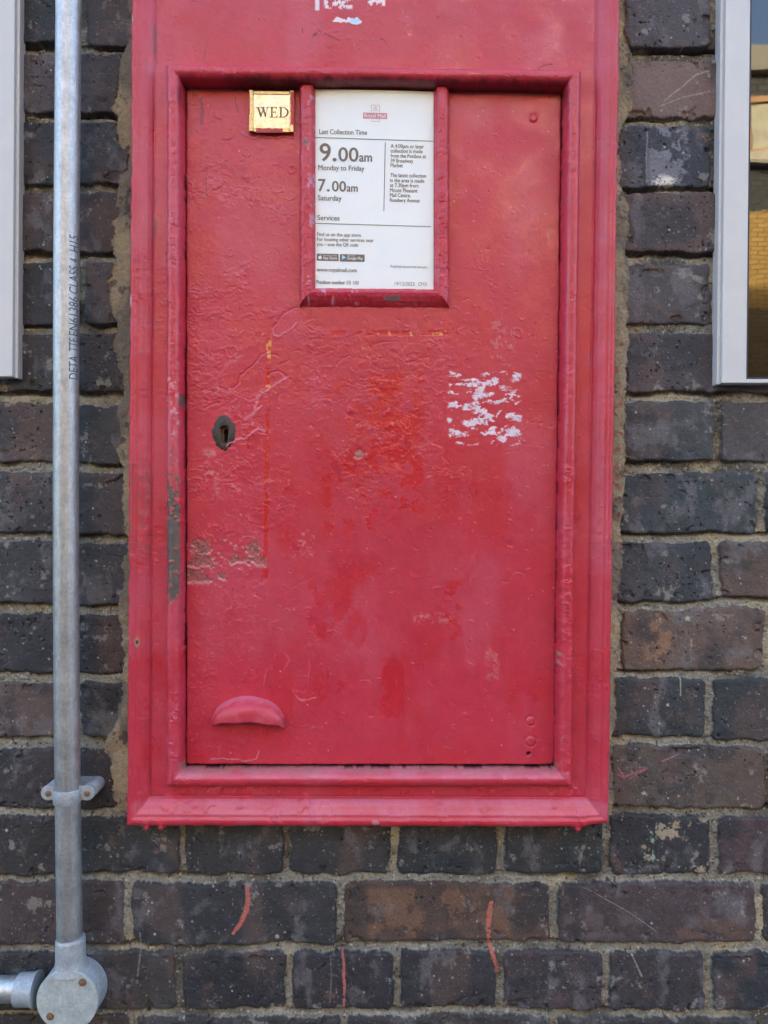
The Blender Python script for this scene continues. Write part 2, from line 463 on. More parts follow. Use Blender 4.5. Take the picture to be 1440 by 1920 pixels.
# pale smears and marks seen on single bricks
def smear(cc, x0, x1, y0, y1, thr, colr, amt, sc=22, seed=40, sx=1.0, sy=1.0):
    mk = boxm(WX, WY, x0, x1, y0, y1, 8) * ss(thr, thr + 0.12, fbm(WX * sx, WY * sy, sc, 5, seed, 0.65))
    return mixc(cc, colr, mk * amt)
c = smear(c, 1215, 1290, 238, 348, -0.15, lin(125, 125, 132), 0.8, 40, 41)
c = smear(c, 1225, 1265, 330, 350, 0.05, lin(225, 218, 200), 0.95, 10, 42)
c = smear(c, 1205, 1340, 1535, 1640, 0.16, lin(165, 148, 122), 0.85, 34, 43)
c = smear(c, 1205, 1232, 1545, 1610, 0.0, lin(150, 185, 165), 0.85, 12, 44, 1.0, 0.4)
c = smear(c, 1055, 1190, 1712, 1760, -0.2, lin(92, 80, 78), 0.8, 30, 45)
c = smear(c, 1265, 1400, 1725, 1760, -0.2, lin(100, 78, 68), 0.8, 30, 46)
c = smear(c, 1210, 1260, 1150, 1250, 0.02, lin(150, 112, 78), 0.6, 20, 47)
c = smear(c, 690, 960, 1665, 1760, 0.0, lin(125, 92, 70), 0.55, 40, 48)
c = smear(c, 1170, 1300, 110, 215, -0.3, lin(122, 100, 92), 0.5, 60, 49)
for pl, wd_, col_ in [([(1245, 190), (1262, 175), (1275, 166), (1305, 140), (1330, 133)], 0.9, lin(170, 150, 130)), ([(1240, 198), (1280, 182), (1330, 172)], 0.8, lin(160, 140, 120)),
                      ([(1100, 1665), (1180, 1710), (1230, 1745)], 0.8, lin(130, 122, 110)), ([(1187, 1795), (1203, 1830)], 1.2, lin(140, 132, 120)), ([(620, 1792), (622, 1830), (618, 1880)], 0.8, lin(110, 105, 95)),
                      ([(262, 1750), (264, 1780), (258, 1830)], 1.0, lin(130, 124, 110)), ([(1276, 1273), (1276, 1303)], 1.2, lin(165, 158, 130)), ([(1297, 1200), (1297, 1218)], 1.2, lin(165, 150, 120)),
                      ([(1158, 1452), (1168, 1458), (1212, 1440)], 1.4, lin(165, 95, 105)), ([(1160, 1440), (1170, 1457)], 1.4, lin(165, 95, 105)), ([(1180, 1460), (1212, 1441)], 1.0, lin(165, 95, 105)), ([(1240, 1428), (1275, 1414)], 1.0, lin(150, 105, 110)),
                      ([(1214, 240), (1212, 290), (1213, 340)], 1.3, lin(120, 120, 128))]:
    d_, t_ = pdist(WX, WY, pl)
    c = mixc(c, col_, (1 - ss(wd_ * 0.6, wd_ * 1.6, d_ + n3)) * 0.85)
mc = np.empty(c.shape, np.float32); mc[:] = lin(134, 129, 116)
mc *= (1 + 0.30 * fbm(WX, WY, 9, 4, 20, 0.7) + 0.28 * fbm(WX, WY, 80, 3, 21))[..., None]
mc = mixc(mc, lin(74, 68, 62), ss(0.05, 0.45, fbm(WX, WY, 120, 3, 22)) * 0.75)
mc = mixc(mc, lin(172, 158, 126), ss(0.15, 0.5, fbm(WX, WY, 90, 3, 23)) * 0.55)
mc = mixc(mc, lin(30, 26, 24), ss(0.44, 0.55, fbm(WX, WY, 5, 3, 26)) * 0.8)
mc = mixc(mc, lin(200, 190, 165), ss(0.46, 0.55, fbm(WX, WY, 4, 3, 27)) * 0.6)
mc = mixc(mc, lin(48, 42, 36), under * 0.6)  # shade under each brick, put into the mortar colour
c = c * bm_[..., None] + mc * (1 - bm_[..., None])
rgh = np.where(inb > 0, 0.62 + 0.18 * n2, 0.95)
# cement packed round the post box
Lf = np.interp(wy, [-60, 80, 110, 180, 215, 290, 350, 400, 480, 540, 600, 640, 700, 790, 900, 1000, 1040, 1150, 1250, 1300, 1380, 1440, 1490, 1520, 1532],
               [238, 236, 222, 210, 212, 224, 218, 210, 205, 200, 214, 212, 222, 218, 222, 222, 222, 220, 222, 216, 196, 192, 206, 212, 236]).astype(np.float32)[:, None]
Rf = np.interp(wy, [-60, 60, 100, 150, 205, 232, 250, 345, 360, 420, 480, 600, 700, 800, 900, 1000, 1100, 1200, 1300, 1420, 1520],
               [1174, 1172, 1184, 1190, 1186, 1172, 1162, 1162, 1174, 1178, 1178, 1177, 1174, 1173, 1173, 1166, 1162, 1163, 1153, 1150, 1150]).astype(np.float32)[:, None]
fe = fbm(WX, WY, 34, 5, 30, 0.6)
fl = np.minimum(WX - (Lf + fe * 13 + n3 * 3), 500 - WX); fr = np.minimum((Rf + fe * 8 + n3 * 2) - WX, WX - 900)
fl = fl - 5 - 9 * ss(-0.1, 0.4, fbm(WX * 0, WY, 90, 3, 28)); fd = np.maximum(fl, fr)
fd = np.where((WY < 1530) & (WY > -1000), fd, -30)
fm = ss(-1.2, 1.2, fd)
fh = -0.0005 + 0.0022 * ss(0, 18, fd) + fbm(WX, WY, 40, 4, 31) * 0.0014 + fbm(WX, WY, 8, 4, 32) * 0.0007 + n3 * 0.0003
Hw = Hw + (fh - Hw) * fm
fc = np.empty(c.shape, np.float32); fc[:] = lin(148, 135, 111)
fc *= (1 + 0.16 * fbm(WX, WY, 10, 4, 33, 0.7) + 0.14 * fbm(WX, WY, 70, 3, 34))[..., None]
fc = mixc(fc, lin(108, 102, 92), ss(-0.05, 0.3, fbm(WX, WY * 0.5, 60, 4, 35)) * 0.8)
fc = mixc(fc, lin(66, 62, 58), ss(0.26, 0.42, fbm(WX, WY, 26, 5, 39, 0.65)) * 0.7)
fc = mixc(fc, lin(168, 152, 118), ss(0.2, 0.45, fbm(WX, WY, 50, 4, 36)) * 0.6)
fc = mixc(fc, lin(150, 62, 62), ss(0.2, 0.35, fbm(WX, WY, 9, 4, 37)) * boxm(WX, WY, 1150, 1168, 640, 1290, 3) * 0.5)
c = c * (1 - fm[..., None]) + fc * fm[..., None]
rgh = rgh * (1 - fm) + 0.95 * fm
# orange paint streaks
strokes = [([(464, 1665), (465, 1690), (461, 1710), (452, 1730), (437, 1750)], 4.6), ([(921, 1692), (917, 1715), (915, 1740), (916, 1760)], 4.2),
           ([(917, 1768), (924, 1790), (931, 1812), (933, 1826)], 3.6), ([(642, 1786), (645, 1805), (644, 1830), (646, 1850), (645, 1875), (644, 1897)], 2.6)]
streak = np.zeros(WX.shape, np.int8)
for si, (pl, wd_) in enumerate(strokes):
    d_, t_ = pdist(WX, WY, pl)
    ww = wd_ * (0.75 + 0.4 * np.sin(t_ * 2.6 + 0.5)) + n3 * 1.2
    mk = (1 - ss(-0.4, 0.4, d_ - ww * 0.9)) * ss(-0.62, -0.42, fbm(WX, WY, 7, 3, 38, 0.7))
    c = mixc(c, lin(192, 108, 94), mk * (0.78 + 0.35 * fbm(WX, WY, 9, 4, 29, 0.7)))
    Hw = Hw + mk * 0.0004
    rgh = rgh * (1 - mk) + 0.6 * mk
    streak[mk > 0.5] = si + 1
c = np.clip(c, 0.004, 0.85)
V = Parr(WX, WY, Hw, 0.0)
ctr = lambda a: (a[:-1, :-1] + a[1:, 1:]) / 2
fx_, fy_ = ctr(WX), ctr(WY)
hid = (fx_ > 262) & (fx_ < 1128) & (fy_ > -560) & (fy_ < 1520)
face_f = ctr(fm) > 0.5
face_s = streak[:-1, :-1]
wall = empty('brick_wall', (0, 0, 0))
tag(wall, 'dark blue and brown brick wall with weathered mortar joints around the red post box', 'wall')
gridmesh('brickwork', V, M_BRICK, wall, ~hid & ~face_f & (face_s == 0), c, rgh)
tag(gridmesh('cement_fillet', V, M_FILLET, wall, ~hid & face_f, c, rgh), 'sandy cement packed around the post box')
for si in range(4):
    tag(gridmesh('paint_streak', V, M_FILLET, wall, (face_s == si + 1) & ~hid, c, rgh), 'thin orange paint streak')
del H, inb, bcol, jx, jy, n1, n2, n4, mort_h, yb, under, mc, fc, fe, fl, fr, V
# the rest of the street front
x0, x1 = (wx[0] - CX) * S, (wx[-1] - CX) * S
z1 = ZC + (CY - wy[0]) * S
m = MB()
m.box(-26, x0 + 0.003, 0.0, 9, 0, z1); m.box(x1 - 0.003, 26, 0.0, 9, 0, z1); m.box(-26, 26, 0.0, 9, z1 - 0.002, 10.7)
m.box(x0, x1, 0.35, 9, 0, z1)
m.build('upper_storeys', M_DARKBRICK, wall)

# ================================================================== POST BOX
post = empty('post_box', P(700, 1552, 0.0))
tag(post, 'red painted cast iron wall post box set into the dark brick wall', 'post box')
RED = lin(186, 49, 65); RED2 = lin(184, 35, 45); PALE = lin(192, 78, 96)
MET = lin(88, 82, 76); RUST = lin(150, 92, 68)
HN = 0.024
def local_line(x1d, y1d, out, pl, wd, am):
    """raise or sink a thin line along a short polyline"""
    xs_ = [p[0] for p in pl]; ys_ = [p[1] for p in pl]; g = wd * 3
    i0, i1 = np.searchsorted(x1d, (min(xs_) - g, max(xs_) + g)); j0, j1 = np.searchsorted(y1d, (min(ys_) - g, max(ys_) + g))
    if i1 <= i0 or j1 <= j0: return
    xx, yy = np.meshgrid(x1d[i0:i1], y1d[j0:j1])
    d_, t_ = pdist(xx, yy, pl)
    out[j0:j1, i0:i1] += am * np.exp(-(d_ / wd) ** 2) * np.sin(np.pi * np.clip(t_, 0.06, 0.94)) ** 0.6
def paint_relief(X, Y, x1d, y1d, T, seed, blobs=260, arcs=140):
    """lumpy, flaked and many times over-painted enamel"""
    wxx = X + 11 * fbm(X, Y, 34, 3, seed + 1); wyy = Y + 11 * fbm(X, Y, 34, 3, seed + 2)
    m2 = ss(-0.12, 0.28, fbm(X, Y, 75, 4, seed + 8))
    h = fbm(X, Y, 170, 3, seed) * 0.0006 + fbm(X, Y, 40, 3, seed + 3) * 0.00028 + fbm(X, Y, 7, 2, seed + 10) * 0.00005 * (0.4 + T)
    a = fbm(wxx * 0.8, wyy * 1.1, 24, 4, seed + 4, 0.5)
    fl_ = T * (0.25 + 0.75 * m2)
    h = h + fl_ * (ss(0.14, 0.20, a) * 0.00030 - ss(-0.20, -0.26, a) * 0.00022)
    b = fbm(wxx * 0.8, wyy * 1.25, 9, 3, seed + 5, 0.5)
    h = h + T * (0.15 + 0.85 * m2) * (ss(0.22, 0.34, b) * 0.00021 + b * 0.00009)
    edge_ = np.exp(-((a - 0.15) / 0.022) ** 2) * fl_
    rr = random.Random(seed)
    bl = np.zeros(X.shape, np.float32)
    xa, xb, ya, yb_ = x1d[0], x1d[-1], max(y1d[0], -30), y1d[-1]
    splat(x1d, y1d, bl, [(rr.uniform(xa, xb), rr.uniform(ya, yb_), rr.uniform(1.2, 3.4), rr.choice((1, 1, 1, -1.2)) * rr.uniform(0.3, 1)) for _ in range(blobs)], lambda d: np.exp(-d ** 2 * 1.4))
    ar = np.zeros(X.shape, np.float32); n_ = 0
    for _ in range(arcs * 6):
        x_, y_ = rr.uniform(xa, xb), rr.uniform(ya, yb_)
        i_, j_ = min(np.searchsorted(x1d, x_), len(x1d) - 1), min(np.searchsorted(y1d, y_), len(y1d) - 1)
        if rr.random() > fl_[j_, i_]: continue
        n_ += 1
        if n_ > arcs: break
        q = rr.uniform(2.2, 7) if rr.random() < 0.65 else rr.uniform(6, 14); a0 = rr.uniform(0, 6.28); sw = rr.uniform(0.8, 3.0); e_ = rr.uniform(0.4, 1.0)
        pl = [(x_ + q * math.cos(a0 + sw * t / 6) + rr.uniform(-1, 1), y_ + q * e_ * math.sin(a0 + sw * t / 6) + rr.uniform(-1, 1)) for t in range(7)]
        local_line(x1d, y1d, ar, pl, rr.uniform(0.8, 1.5), rr.choice((1, 1, -1)) * rr.uniform(0.4, 1.0))
    return h + bl * 0.00042 + ar * 0.00045, edge_, np.clip(ar, 0, 1)

# ---- front plate with outer moulding and door bead
px = np.arange(224, 1182, 1.15); py = np.concatenate([np.arange(-540, -30, 6.0), np.arange(-30, 1580, 1.15)])
X, Y = np.meshgrid(px, py); X = X.astype(np.float32); Y = Y.astype(np.float32)
ed = (fbm(X, Y, 16, 4, 50) * 2.0 + fbm(X, Y, 90, 2, 51) * 1.0) * np.where(np.minimum(X - 236, 1166 - X) < 14, 1.0, 0.35)
L0 = 244.5 - 0.0055 * Y; R0 = 1164 - 0.0133 * Y
B0 = 1551 + 0.003 * (X - 240)
drip = fbm(X, X * 0, 22, 3, 52) * 3
for (cx_, am_, wd_) in [(276, 9, 5), (303, 8, 5), (1083, 9, 8), (420, 3, 8), (640, 3, 6), (860, 3, 9)]:
    drip = drip + am_ * np.exp(-((X - cx_) / wd_) ** 2)
il = X - L0 + ed; ir = R0 - X + ed; ib = B0 - Y
ib = ib + drip * np.exp(-np.maximum(ib, 0) / 5) - np.maximum(0, X - 1092) * 0.36 * np.exp(-np.maximum(ib, 0) / 16)
ibn = ib * (42 / 53.0)
inset = np.minimum(np.minimum(il, ir), ibn)
# opening for the door
oL = 340.5 + 0 * Y; oR = 1062.5 - 0.0128 * Y; oT = 151.0 + 0.0142 * (X - 345); oB = 1446 + 0 * X
wob = fbm(X, Y, 90, 2, 53) * 1.0 + fbm(X, Y, 12, 3, 54) * 0.8
out = np.maximum(np.maximum(oL - X, X - oR), np.maximum(oT - Y, Y - oB)) + wob
BW = 29.5
rim = np.interp(inset, [-2, 0, 2, 5, 9, 13, 15.5, 17.5, 21, 27, 33, 38, 41, 43, 46, 60],
                [-0.004, 0.004, 0.0165, 0.0215, 0.0232, 0.0232, 0.0222, 0.0216, 0.0218, 0.0195, 0.0178, 0.0150, 0.0134, 0.0112, 0.0120, 0.0120]).astype(np.float32)
t = np.clip((out - BW * 0.5) / (BW * 0.5), -1, 1)
bead = 0.0120 + 0.0125 * np.power(np.clip(1 - np.abs(t) ** 2.3, 0, 1), 1 / 2.0)
bead = np.where(out < BW * 0.25, np.maximum(bead, 0.0120 + 0.0125 * np.sqrt(np.clip(out / (BW * 0.25), 0, 1)) * 0.85), bead)
h = np.where((out > 0) & (out < BW), np.maximum(bead, rim), rim)
Tm = 0.34 + 0.66 * ss(0, 6, out) * (1 - ss(BW - 2, BW + 6, out)) + 0.3 * (1 - ss(10, 40, inset))
Tm = Tm + 0.35 * boxm(X, Y, 228, 350, 500, 1150, 60)
rel, a1, b1 = paint_relief(X, Y, px, py, np.clip(Tm, 0, 1.1), 60, 700, 260)
h = h + rel * ss(-1, 4, inset)
# runs and blobs on the bottom rail
h = h + 0.0010 * ss(0.15, 0.5, fbm(X, Y * 0.8, 24, 3, 66)) * boxm(X, Y, 300, 1100, 1474, 1550, 6)
h = h + 0.006
h = np.where(out < 0, np.maximum(-0.012, 0.0180 + out * 0.008), h)
h = np.where(inset < 0, np.maximum(-0.004, 0.008 + inset * 0.004), h)
# colours
cr = np.empty(X.shape + (3,), np.float32); cr[:] = RED
cr *= (1 + 0.07 * fbm(X, Y, 120, 4, 70) + 0.05 * fbm(X, Y, 12, 3, 71))[..., None]
cr = mixc(cr, RED2, ss(0.12, 0.45, fbm(X, Y, 60, 4, 72)) * 0.5)
cr = mixc(cr, PALE, ss(0.0, 0.5, fbm(X, Y * 0.6, 90, 4, 73)) * 0.45)
cr = mixc(cr, lin(214, 130, 146), np.clip(a1 * 0.25 + b1 * 0.2, 0, 0.5))
onb = ss(1, 5, out) * (1 - ss(BW - 5, BW, out))
# bare metal on the left bead, speckled wear on the left rim
wear = onb * (X < 345) * ss(780, 930, Y) * (1 - ss(1112, 1130, Y + 22 * fbm(X, Y, 10, 3, 69)))
wn_ = fbm(X, Y, 9, 5, 74, 0.7) + 0.45 * (ss(860, 1000, Y) - 0.55)
wmk = wear * ss(-0.12, 0.02, wn_)
cr = mixc(cr, RUST, wear * ss(-0.3, -0.1, wn_) * 0.7); cr = mixc(cr, MET * 0.85, wmk * 0.95)
h = h - wmk * 0.0004
top_w = onb * (X < 345) * ss(640, 700, Y) * (1 - ss(830, 900, Y)) * ss(0.22, 0.3, fbm(X, Y, 10, 4, 75, 0.6))
cr = mixc(cr, lin(205, 150, 160), top_w * 0.6)
rimw = (1 - ss(38, 44, inset)) * (X < 300) * ss(840, 900, Y) * (1 - ss(1010, 1060, Y)) * ss(0.08, 0.22, fbm(X, Y, 7, 5, 76, 0.7))
cr = mixc(cr, lin(140, 72, 62), rimw * 0.75)
cr = mixc(cr, lin(80, 74, 70), boxm(X, Y, 336, 344, 738, 762, 1.5) * 0.9)
cr = mixc(cr, lin(90, 70, 60), boxm(X, Y, 1140, 1150, 980, 1020, 2) * ss(-0.2, 0, fbm(X, Y, 8, 3, 77)) * 0.9)
cr = mixc(cr, lin(165, 120, 110), boxm(X, Y, 1046, 1052, 1222, 1245, 1.5) * ss(-0.1, 0.05, fbm(X, Y, 7, 3, 79)) * 0.9)
for (cx_, cy_, rx_, ry_, col_) in [(241, 1193, 5, 8, lin(170, 120, 105)), (259, 1203, 5, 9, lin(165, 125, 100)), (259, 1203, 2.5, 4, lin(60, 40, 36)), (248, 40, 4, 10, lin(205, 160, 165)), (246, 565, 4, 12, lin(208, 140, 155)),
                                   (310, 738, 3, 3.5, lin(70, 24, 26)), (704, 1539, 7, 5, lin(170, 130, 130))]:
    cr = mixc(cr, col_, (1 - ss(0.8, 1.1, ell(X, Y, cx_, cy_, rx_, ry_) + fbm(X, Y, 5, 2, 78) * 0.2)) * 0.9)
# dirt lying on the ledge below the door
cr = mixc(cr, lin(150, 108, 94), (Y > 1430) * (1 - ss(1, 5, out + fbm(X, Y, 24, 4, 79) * 5)) * 0.75)
sheen = (boxm(X, Y, 250, 1140, 1502, 1532, 6) * (inset < 42) + boxm(X, Y, 330, 1065, 1444, 1457, 3)) * (0.6 + 0.4 * ss(-0.3, 0.3, fbm(X, Y, 40, 4, 67)))  # sky sheen on the upward slopes, put into the paint colour
cr = mixc(cr, lin(206, 124, 144), sheen * 0.38)
soot_shade = (Y < 200) * (1 - ss(1.5, 9, out + fbm(X, Y, 14, 5, 68, 0.65) * 7)) * (0.55 + 0.45 * boxm(X, Y, 425, 1050, 100, 220, 40))  # soot together with painted shade under the top bead
cr = mixc(cr, lin(58, 26, 26), soot_shade * 0.7)
# grime in the grooves
cr = mixc(cr, lin(130, 50, 52), np.exp(-((inset - 43) / 1.6) ** 2) * 0.55 * ss(-0.3, 0.3, fbm(X, Y, 60, 3, 80)))
cr = mixc(cr, lin(100, 74, 76), boxm(X, Y, 284, 292, 40, 95, 3) * 0.5 + boxm(X, Y, 285, 291, 360, 440, 2) * ss(-0.1, .1, fbm(X, Y * .3, 8, 3, 81)) * 0.7)
cr = mixc(cr, lin(40, 20, 20), (out < -1) * 0.93)  # shade in the gap round the door, put into the colour
# old sticker scraps and marks near the top
stk = boxm(X, Y, 590, 598, -20, 13, 1) + boxm(X, Y, 607, 660, -20, 10, 2) * ss(-0.08, 0.0, fbm(X, Y, 12, 4, 82, 0.6)) + boxm(X, Y, 690, 722, -20, 4, 2) * ss(-0.3, -0.2, fbm(X, Y, 10, 4, 83))
stk = np.maximum(stk, (1 - ss(0.85, 1.0, ell(X, Y, 635, 31, 11, 5) + fbm(X, Y, 8, 3, 84) * 0.5)))
stk2 = 1 - ss(0.85, 1.0, ell(X, Y, 663, 32, 14, 6.5) + fbm(X, Y, 8, 3, 85) * 0.5)
stk = np.clip(stk, 0, 1)
cr = mixc(cr, lin(226, 214, 216), stk * 0.95); cr = mixc(cr, lin(216, 222, 232), stk2 * 0.97)
cr = mixc(cr, lin(168, 208, 240), (1 - ss(0.5, 0.75, ell(X, Y, 665, 32, 14, 6.5))) * stk2)
h = h + (stk + stk2) * 0.0003
for pl, wd_ in [([(607, 57), (622, 64), (637, 71)], 0.9), ([(380, 106), (382, 90), (386, 77)], 0.7), ([(714, 66), (722, 70), (722, 78)], 0.9), ([(565, 48), (566, 55)], 1.0), ([(587, 60), (592, 57)], 2.2), ([(595, 50), (600, 54)], 1.2),
                ([(312, 440), (308, 455), (314, 462), (308, 475)], 0.8), ([(1008, 127), (1020, 118), (1038, 115)], 0.7), ([(305, 500), (312, 470)], 0.6)]:
    d_, t_ = pdist(X, Y, pl)
    mk = (1 - ss(wd_ * 0.5, wd_ * 1.7, d_ + fbm(X, Y, 4, 2, 86) * 0.8))
    cr = mixc(cr, lin(92, 46, 58), mk * 0.8); h = h - mk * 0.0003
rg = 0.36 + 0.14 * fbm(X, Y, 40, 4, 87) + 0.15 * wmk
V = Parr(X, Y, h, HN)
co = ctr(out); ci = ctr(inset)
plate = gridmesh('front_plate', V, M_RED, post, (co > -16) & (ci > -3.5), np.clip(cr, 0.004, 0.85), rg)
tag(plate, 'red cast frame with moulded edges')

# ---- door
HD = 0.0100
dx_ = np.arange(340, 1064, 1.15); dy_ = np.arange(150, 1446, 1.15)
X, Y = np.meshgrid(dx_, dy_); X = X.astype(np.float32); Y = Y.astype(np.float32)
ew = fbm(X, Y, 50, 3, 90) * 1.2 + fbm(X, Y, 10, 3, 91) * 0.9
xl = 348.5; xr = 1055.8 - 0.0112 * Y; yt = 160.5 + 0.014 * (X - 345); ybm = 1434.0 - 0.0 * X
dl, dr_, dt, db = X - xl, xr - X, Y - yt, ybm - Y
cornerR = 7.0
dm = np.minimum(np.minimum(dl, dr_), np.minimum(dt, db))
qx = np.maximum(cornerR - np.minimum(dl, dr_), 0); qy = np.maximum(cornerR - np.minimum(dt, db), 0)
ins = np.where((qx > 0) & (qy > 0), cornerR - np.hypot(qx, qy), dm) + ew * ss(0, 3, dm + 3)
Td = 0.16 + 0.85 * (1 - ss(500, 620, X + 60 * fbm(X, Y, 150, 2, 92))) * (1 - ss(930, 1130, Y)) + 0.55 * boxm(X, Y, 520, 860, 570, 930, 60) + 0.25 * boxm(X, Y, 340, 600, 1000, 1440, 60) \
     + 0.2 * boxm(X, Y, 900, 1060, 600, 900, 50)
Td = np.clip(Td, 0, 1.05)
rel, a1, b1 = paint_relief(X, Y, dx_, dy_, Td, 95, 560, 900)
h = HD + rel
h = h + 0.0004 * np.sin((X - 346) / 700 * math.pi)
# ridges and torn paint edges drawn from the photograph's door
ridges = [([(425, 835), (440, 826), (458, 822), (472, 814), (485, 806), (495, 808)], 2.0, 0.0005, 0.55), ([(536, 710), (520, 720), (503, 730), (487, 742), (480, 755), (478, 768)], 1.8, 0.0005, 0.55),
          ([(460, 785), (475, 776), (490, 762)], 2.0, 0.0004, 0.5), ([(500, 660), (492, 664), (482, 676), (474, 686), (462, 694), (452, 702), (446, 718), (436, 728), (424, 730), (412, 727), (404, 736)], 1.5, -0.0006, 0.0),
          ([(503, 703), (510, 697), (520, 696), (530, 701), (537, 707)], 1.6, -0.0006, 0.0), ([(499, 666), (510, 663), (522, 669)], 1.3, -0.0005, 0.0), ([(525, 685), (533, 680), (541, 675)], 1.4, -0.0005, 0.0),
          ([(510, 613), (520, 605), (527, 592), (532, 586), (543, 581), (556, 578)], 1.6, -0.0006, 0.0), ([(511, 618), (512, 628), (521, 633), (535, 625), (548, 616), (555, 605)], 1.4, 0.0005, 0.35),
          ([(385, 765), (398, 758), (412, 756)], 1.6, -0.0005, 0.0), ([(555, 1305), (560, 1311), (575, 1314), (590, 1309)], 1.3, 0.0004, 0.4), ([(543, 1280), (550, 1295), (556, 1308)], 1.0, -0.0003, 0.0),
          ([(632, 685), (640, 672), (655, 668), (665, 672)], 1.3, -0.0004, 0.0), ([(700, 648), (720, 642), (745, 640)], 1.2, -0.0003, 0.0), ([(760, 680), (785, 673), (805, 670)], 1.2, -0.0003, 0.0),
          ([(500, 1255), (497, 1270), (494, 1285)], 1.0, 0.0003, 0.2), ([(536, 1225), (543, 1240), (532, 1255)], 1.0, 0.0003, 0.2), ([(578, 1235), (580, 1255), (577, 1280)], 0.8, 0.0003, 0.2),
          ([(500, 1130), (560, 1095), (600, 1075)], 0.8, -0.0002, 0.0), ([(452, 247), (460, 254), (470, 259), (486, 257)], 1.8, 0.0007, 0.3), ([(483, 254), (515, 259), (535, 257), (551, 260)], 1.7, 0.0007, 0.3), ([(418, 266), (430, 262), (440, 256)], 1.3, -0.0005, 0.0), ([(395, 1425), (420, 1424), (470, 1428), (480, 1423), (485, 1410)], 1.2, 0.0005, 0.35)]
pale_l = np.zeros(X.shape, np.float32)
for pl, wd_, am_, cm_ in ridges:
    d_, t_ = pdist(X + fbm(X, Y, 9, 3, 96) * 3, Y + fbm(X, Y, 9, 3, 97) * 3, pl)
    mk = np.exp(-(d_ / wd_) ** 2)
    h = h + mk * am_; pale_l = np.maximum(pale_l, mk * cm_)
# round rivets under the paint
for (cx_, cy_, r_, am_) in [(1000, 222, 8, 0.0012), (995, 1352, 8, 0.0010), (995, 1390, 9, 0.0008), (655, 770, 8, 0.0004), (720, 208, 9, 0.0003), (957, 1020, 7, -0.0004)]:
    e = ell(X, Y, cx_, cy_, r_, r_)
    h = h + am_ * (1 - ss(0.6, 1.0, e)) - 0.0005 * np.exp(-((e - 1.15) / 0.2) ** 2) * (am_ > 0.0005)
cd = np.empty(X.shape + (3,), np.float32); cd[:] = RED
cd *= (1 + 0.06 * fbm(X, Y, 130, 4, 100) + 0.05 * fbm(X, Y, 11, 3, 101))[..., None]
cd = mixc(cd, RED2, ss(0.10, 0.45, fbm(X, Y * 0.7, 80, 5, 102)) * 0.5)
cd = mixc(cd, PALE, ss(-0.05, 0.45, fbm(X, Y * 0.45, 110, 5, 103)) * 0.45)
cd = mixc(cd, lin(216, 130, 144), np.clip(a1 * 0.28 + b1 * 0.22, 0, 0.5))
DEEP = lin(190, 26, 28)
fl1 = fbm(X, Y, 22, 6, 104, 0.66)
pm = boxm(X, Y, 690, 795, 700, 965, 8) * ss(-0.12, 0.02, fl1 + 0.25 * (1 - ss(0, 60, np.abs((Y - 730) * 0.55 - (X - 700)))) - 0.05 - 0.25 * ss(0, 40, (Y - 850) - (X - 690) * 1.2))
pm = np.maximum(pm, boxm(X, Y, 600, 700, 720, 1000, 12) * ss(0.12, 0.22, fl1) * 0.8)
pm = np.maximum(pm, boxm(X, Y, 520, 800, 1060, 1420, 60) * ss(0.12, 0.35, fbm(X, Y * 0.6, 70, 5, 105)) * 0.75)
pm = np.maximum(pm, boxm(X, Y, 832, 866, 1090, 1200, 5) * ss(-0.05, 0.1, fbm(X, Y, 24, 5, 106)) * 0.8)
pm = np.maximum(pm, boxm(X, Y, 880, 896, 840, 1060, 4) * ss(0.0, 0.15, fbm(X, Y * .3, 10, 4, 107)) * 0.5)
pm = np.maximum(pm, boxm(X, Y, 430, 475, 700, 860, 15) * ss(0.05, 0.2, fbm(X, Y, 20, 4, 108)) * 0.5)
cd = mixc(cd, DEEP, pm * 0.6)
h = h - pm * 0.00012
# long vertical worn stripe, and the horizontal one below the notice holder, with yellow flecks
sx_ = 504 - 0.014 * (Y - 630)
vm = (1 - ss(4.0, 5.2, np.abs(X - sx_) + 1.6 * fbm(X, Y, 8, 3, 109))) * boxm(X, Y, 480, 520, 632, 1085, 6) * ss(-0.5, -0.1, fbm(X, Y, 26, 4, 110))
vy = vm * (boxm(X, Y, 490, 515, 630, 672, 5) + boxm(X, Y, 490, 515, 718, 738, 3) + 0.35 * ss(0.35, 0.45, fbm(X, Y, 8, 3, 111))) * ss(-0.25, 0.05, fbm(X, Y, 6, 3, 112))
hm = (1 - ss(3.5, 5, np.abs(Y - 626 + 0.006 * (X - 620)) + 2.2 * fbm(X, Y, 6, 3, 113))) * boxm(X, Y, 620, 838, 610, 640, 3) * ss(-0.25, 0.05, fbm(X, Y, 14, 4, 114) + 0.1)
hy = hm * ss(-0.05, 0.15, fbm(X, Y, 7, 4, 115) - 0.28 + 0.3 * ss(680, 800, X))
cd = mixc(cd, DEEP, np.clip(vm + hm, 0, 1) * 0.85); cd = mixc(cd, lin(226, 160, 88), np.clip(vy + hy, 0, 1) * 0.7)
h = h - np.clip(vm + hm, 0, 1) * 0.0003
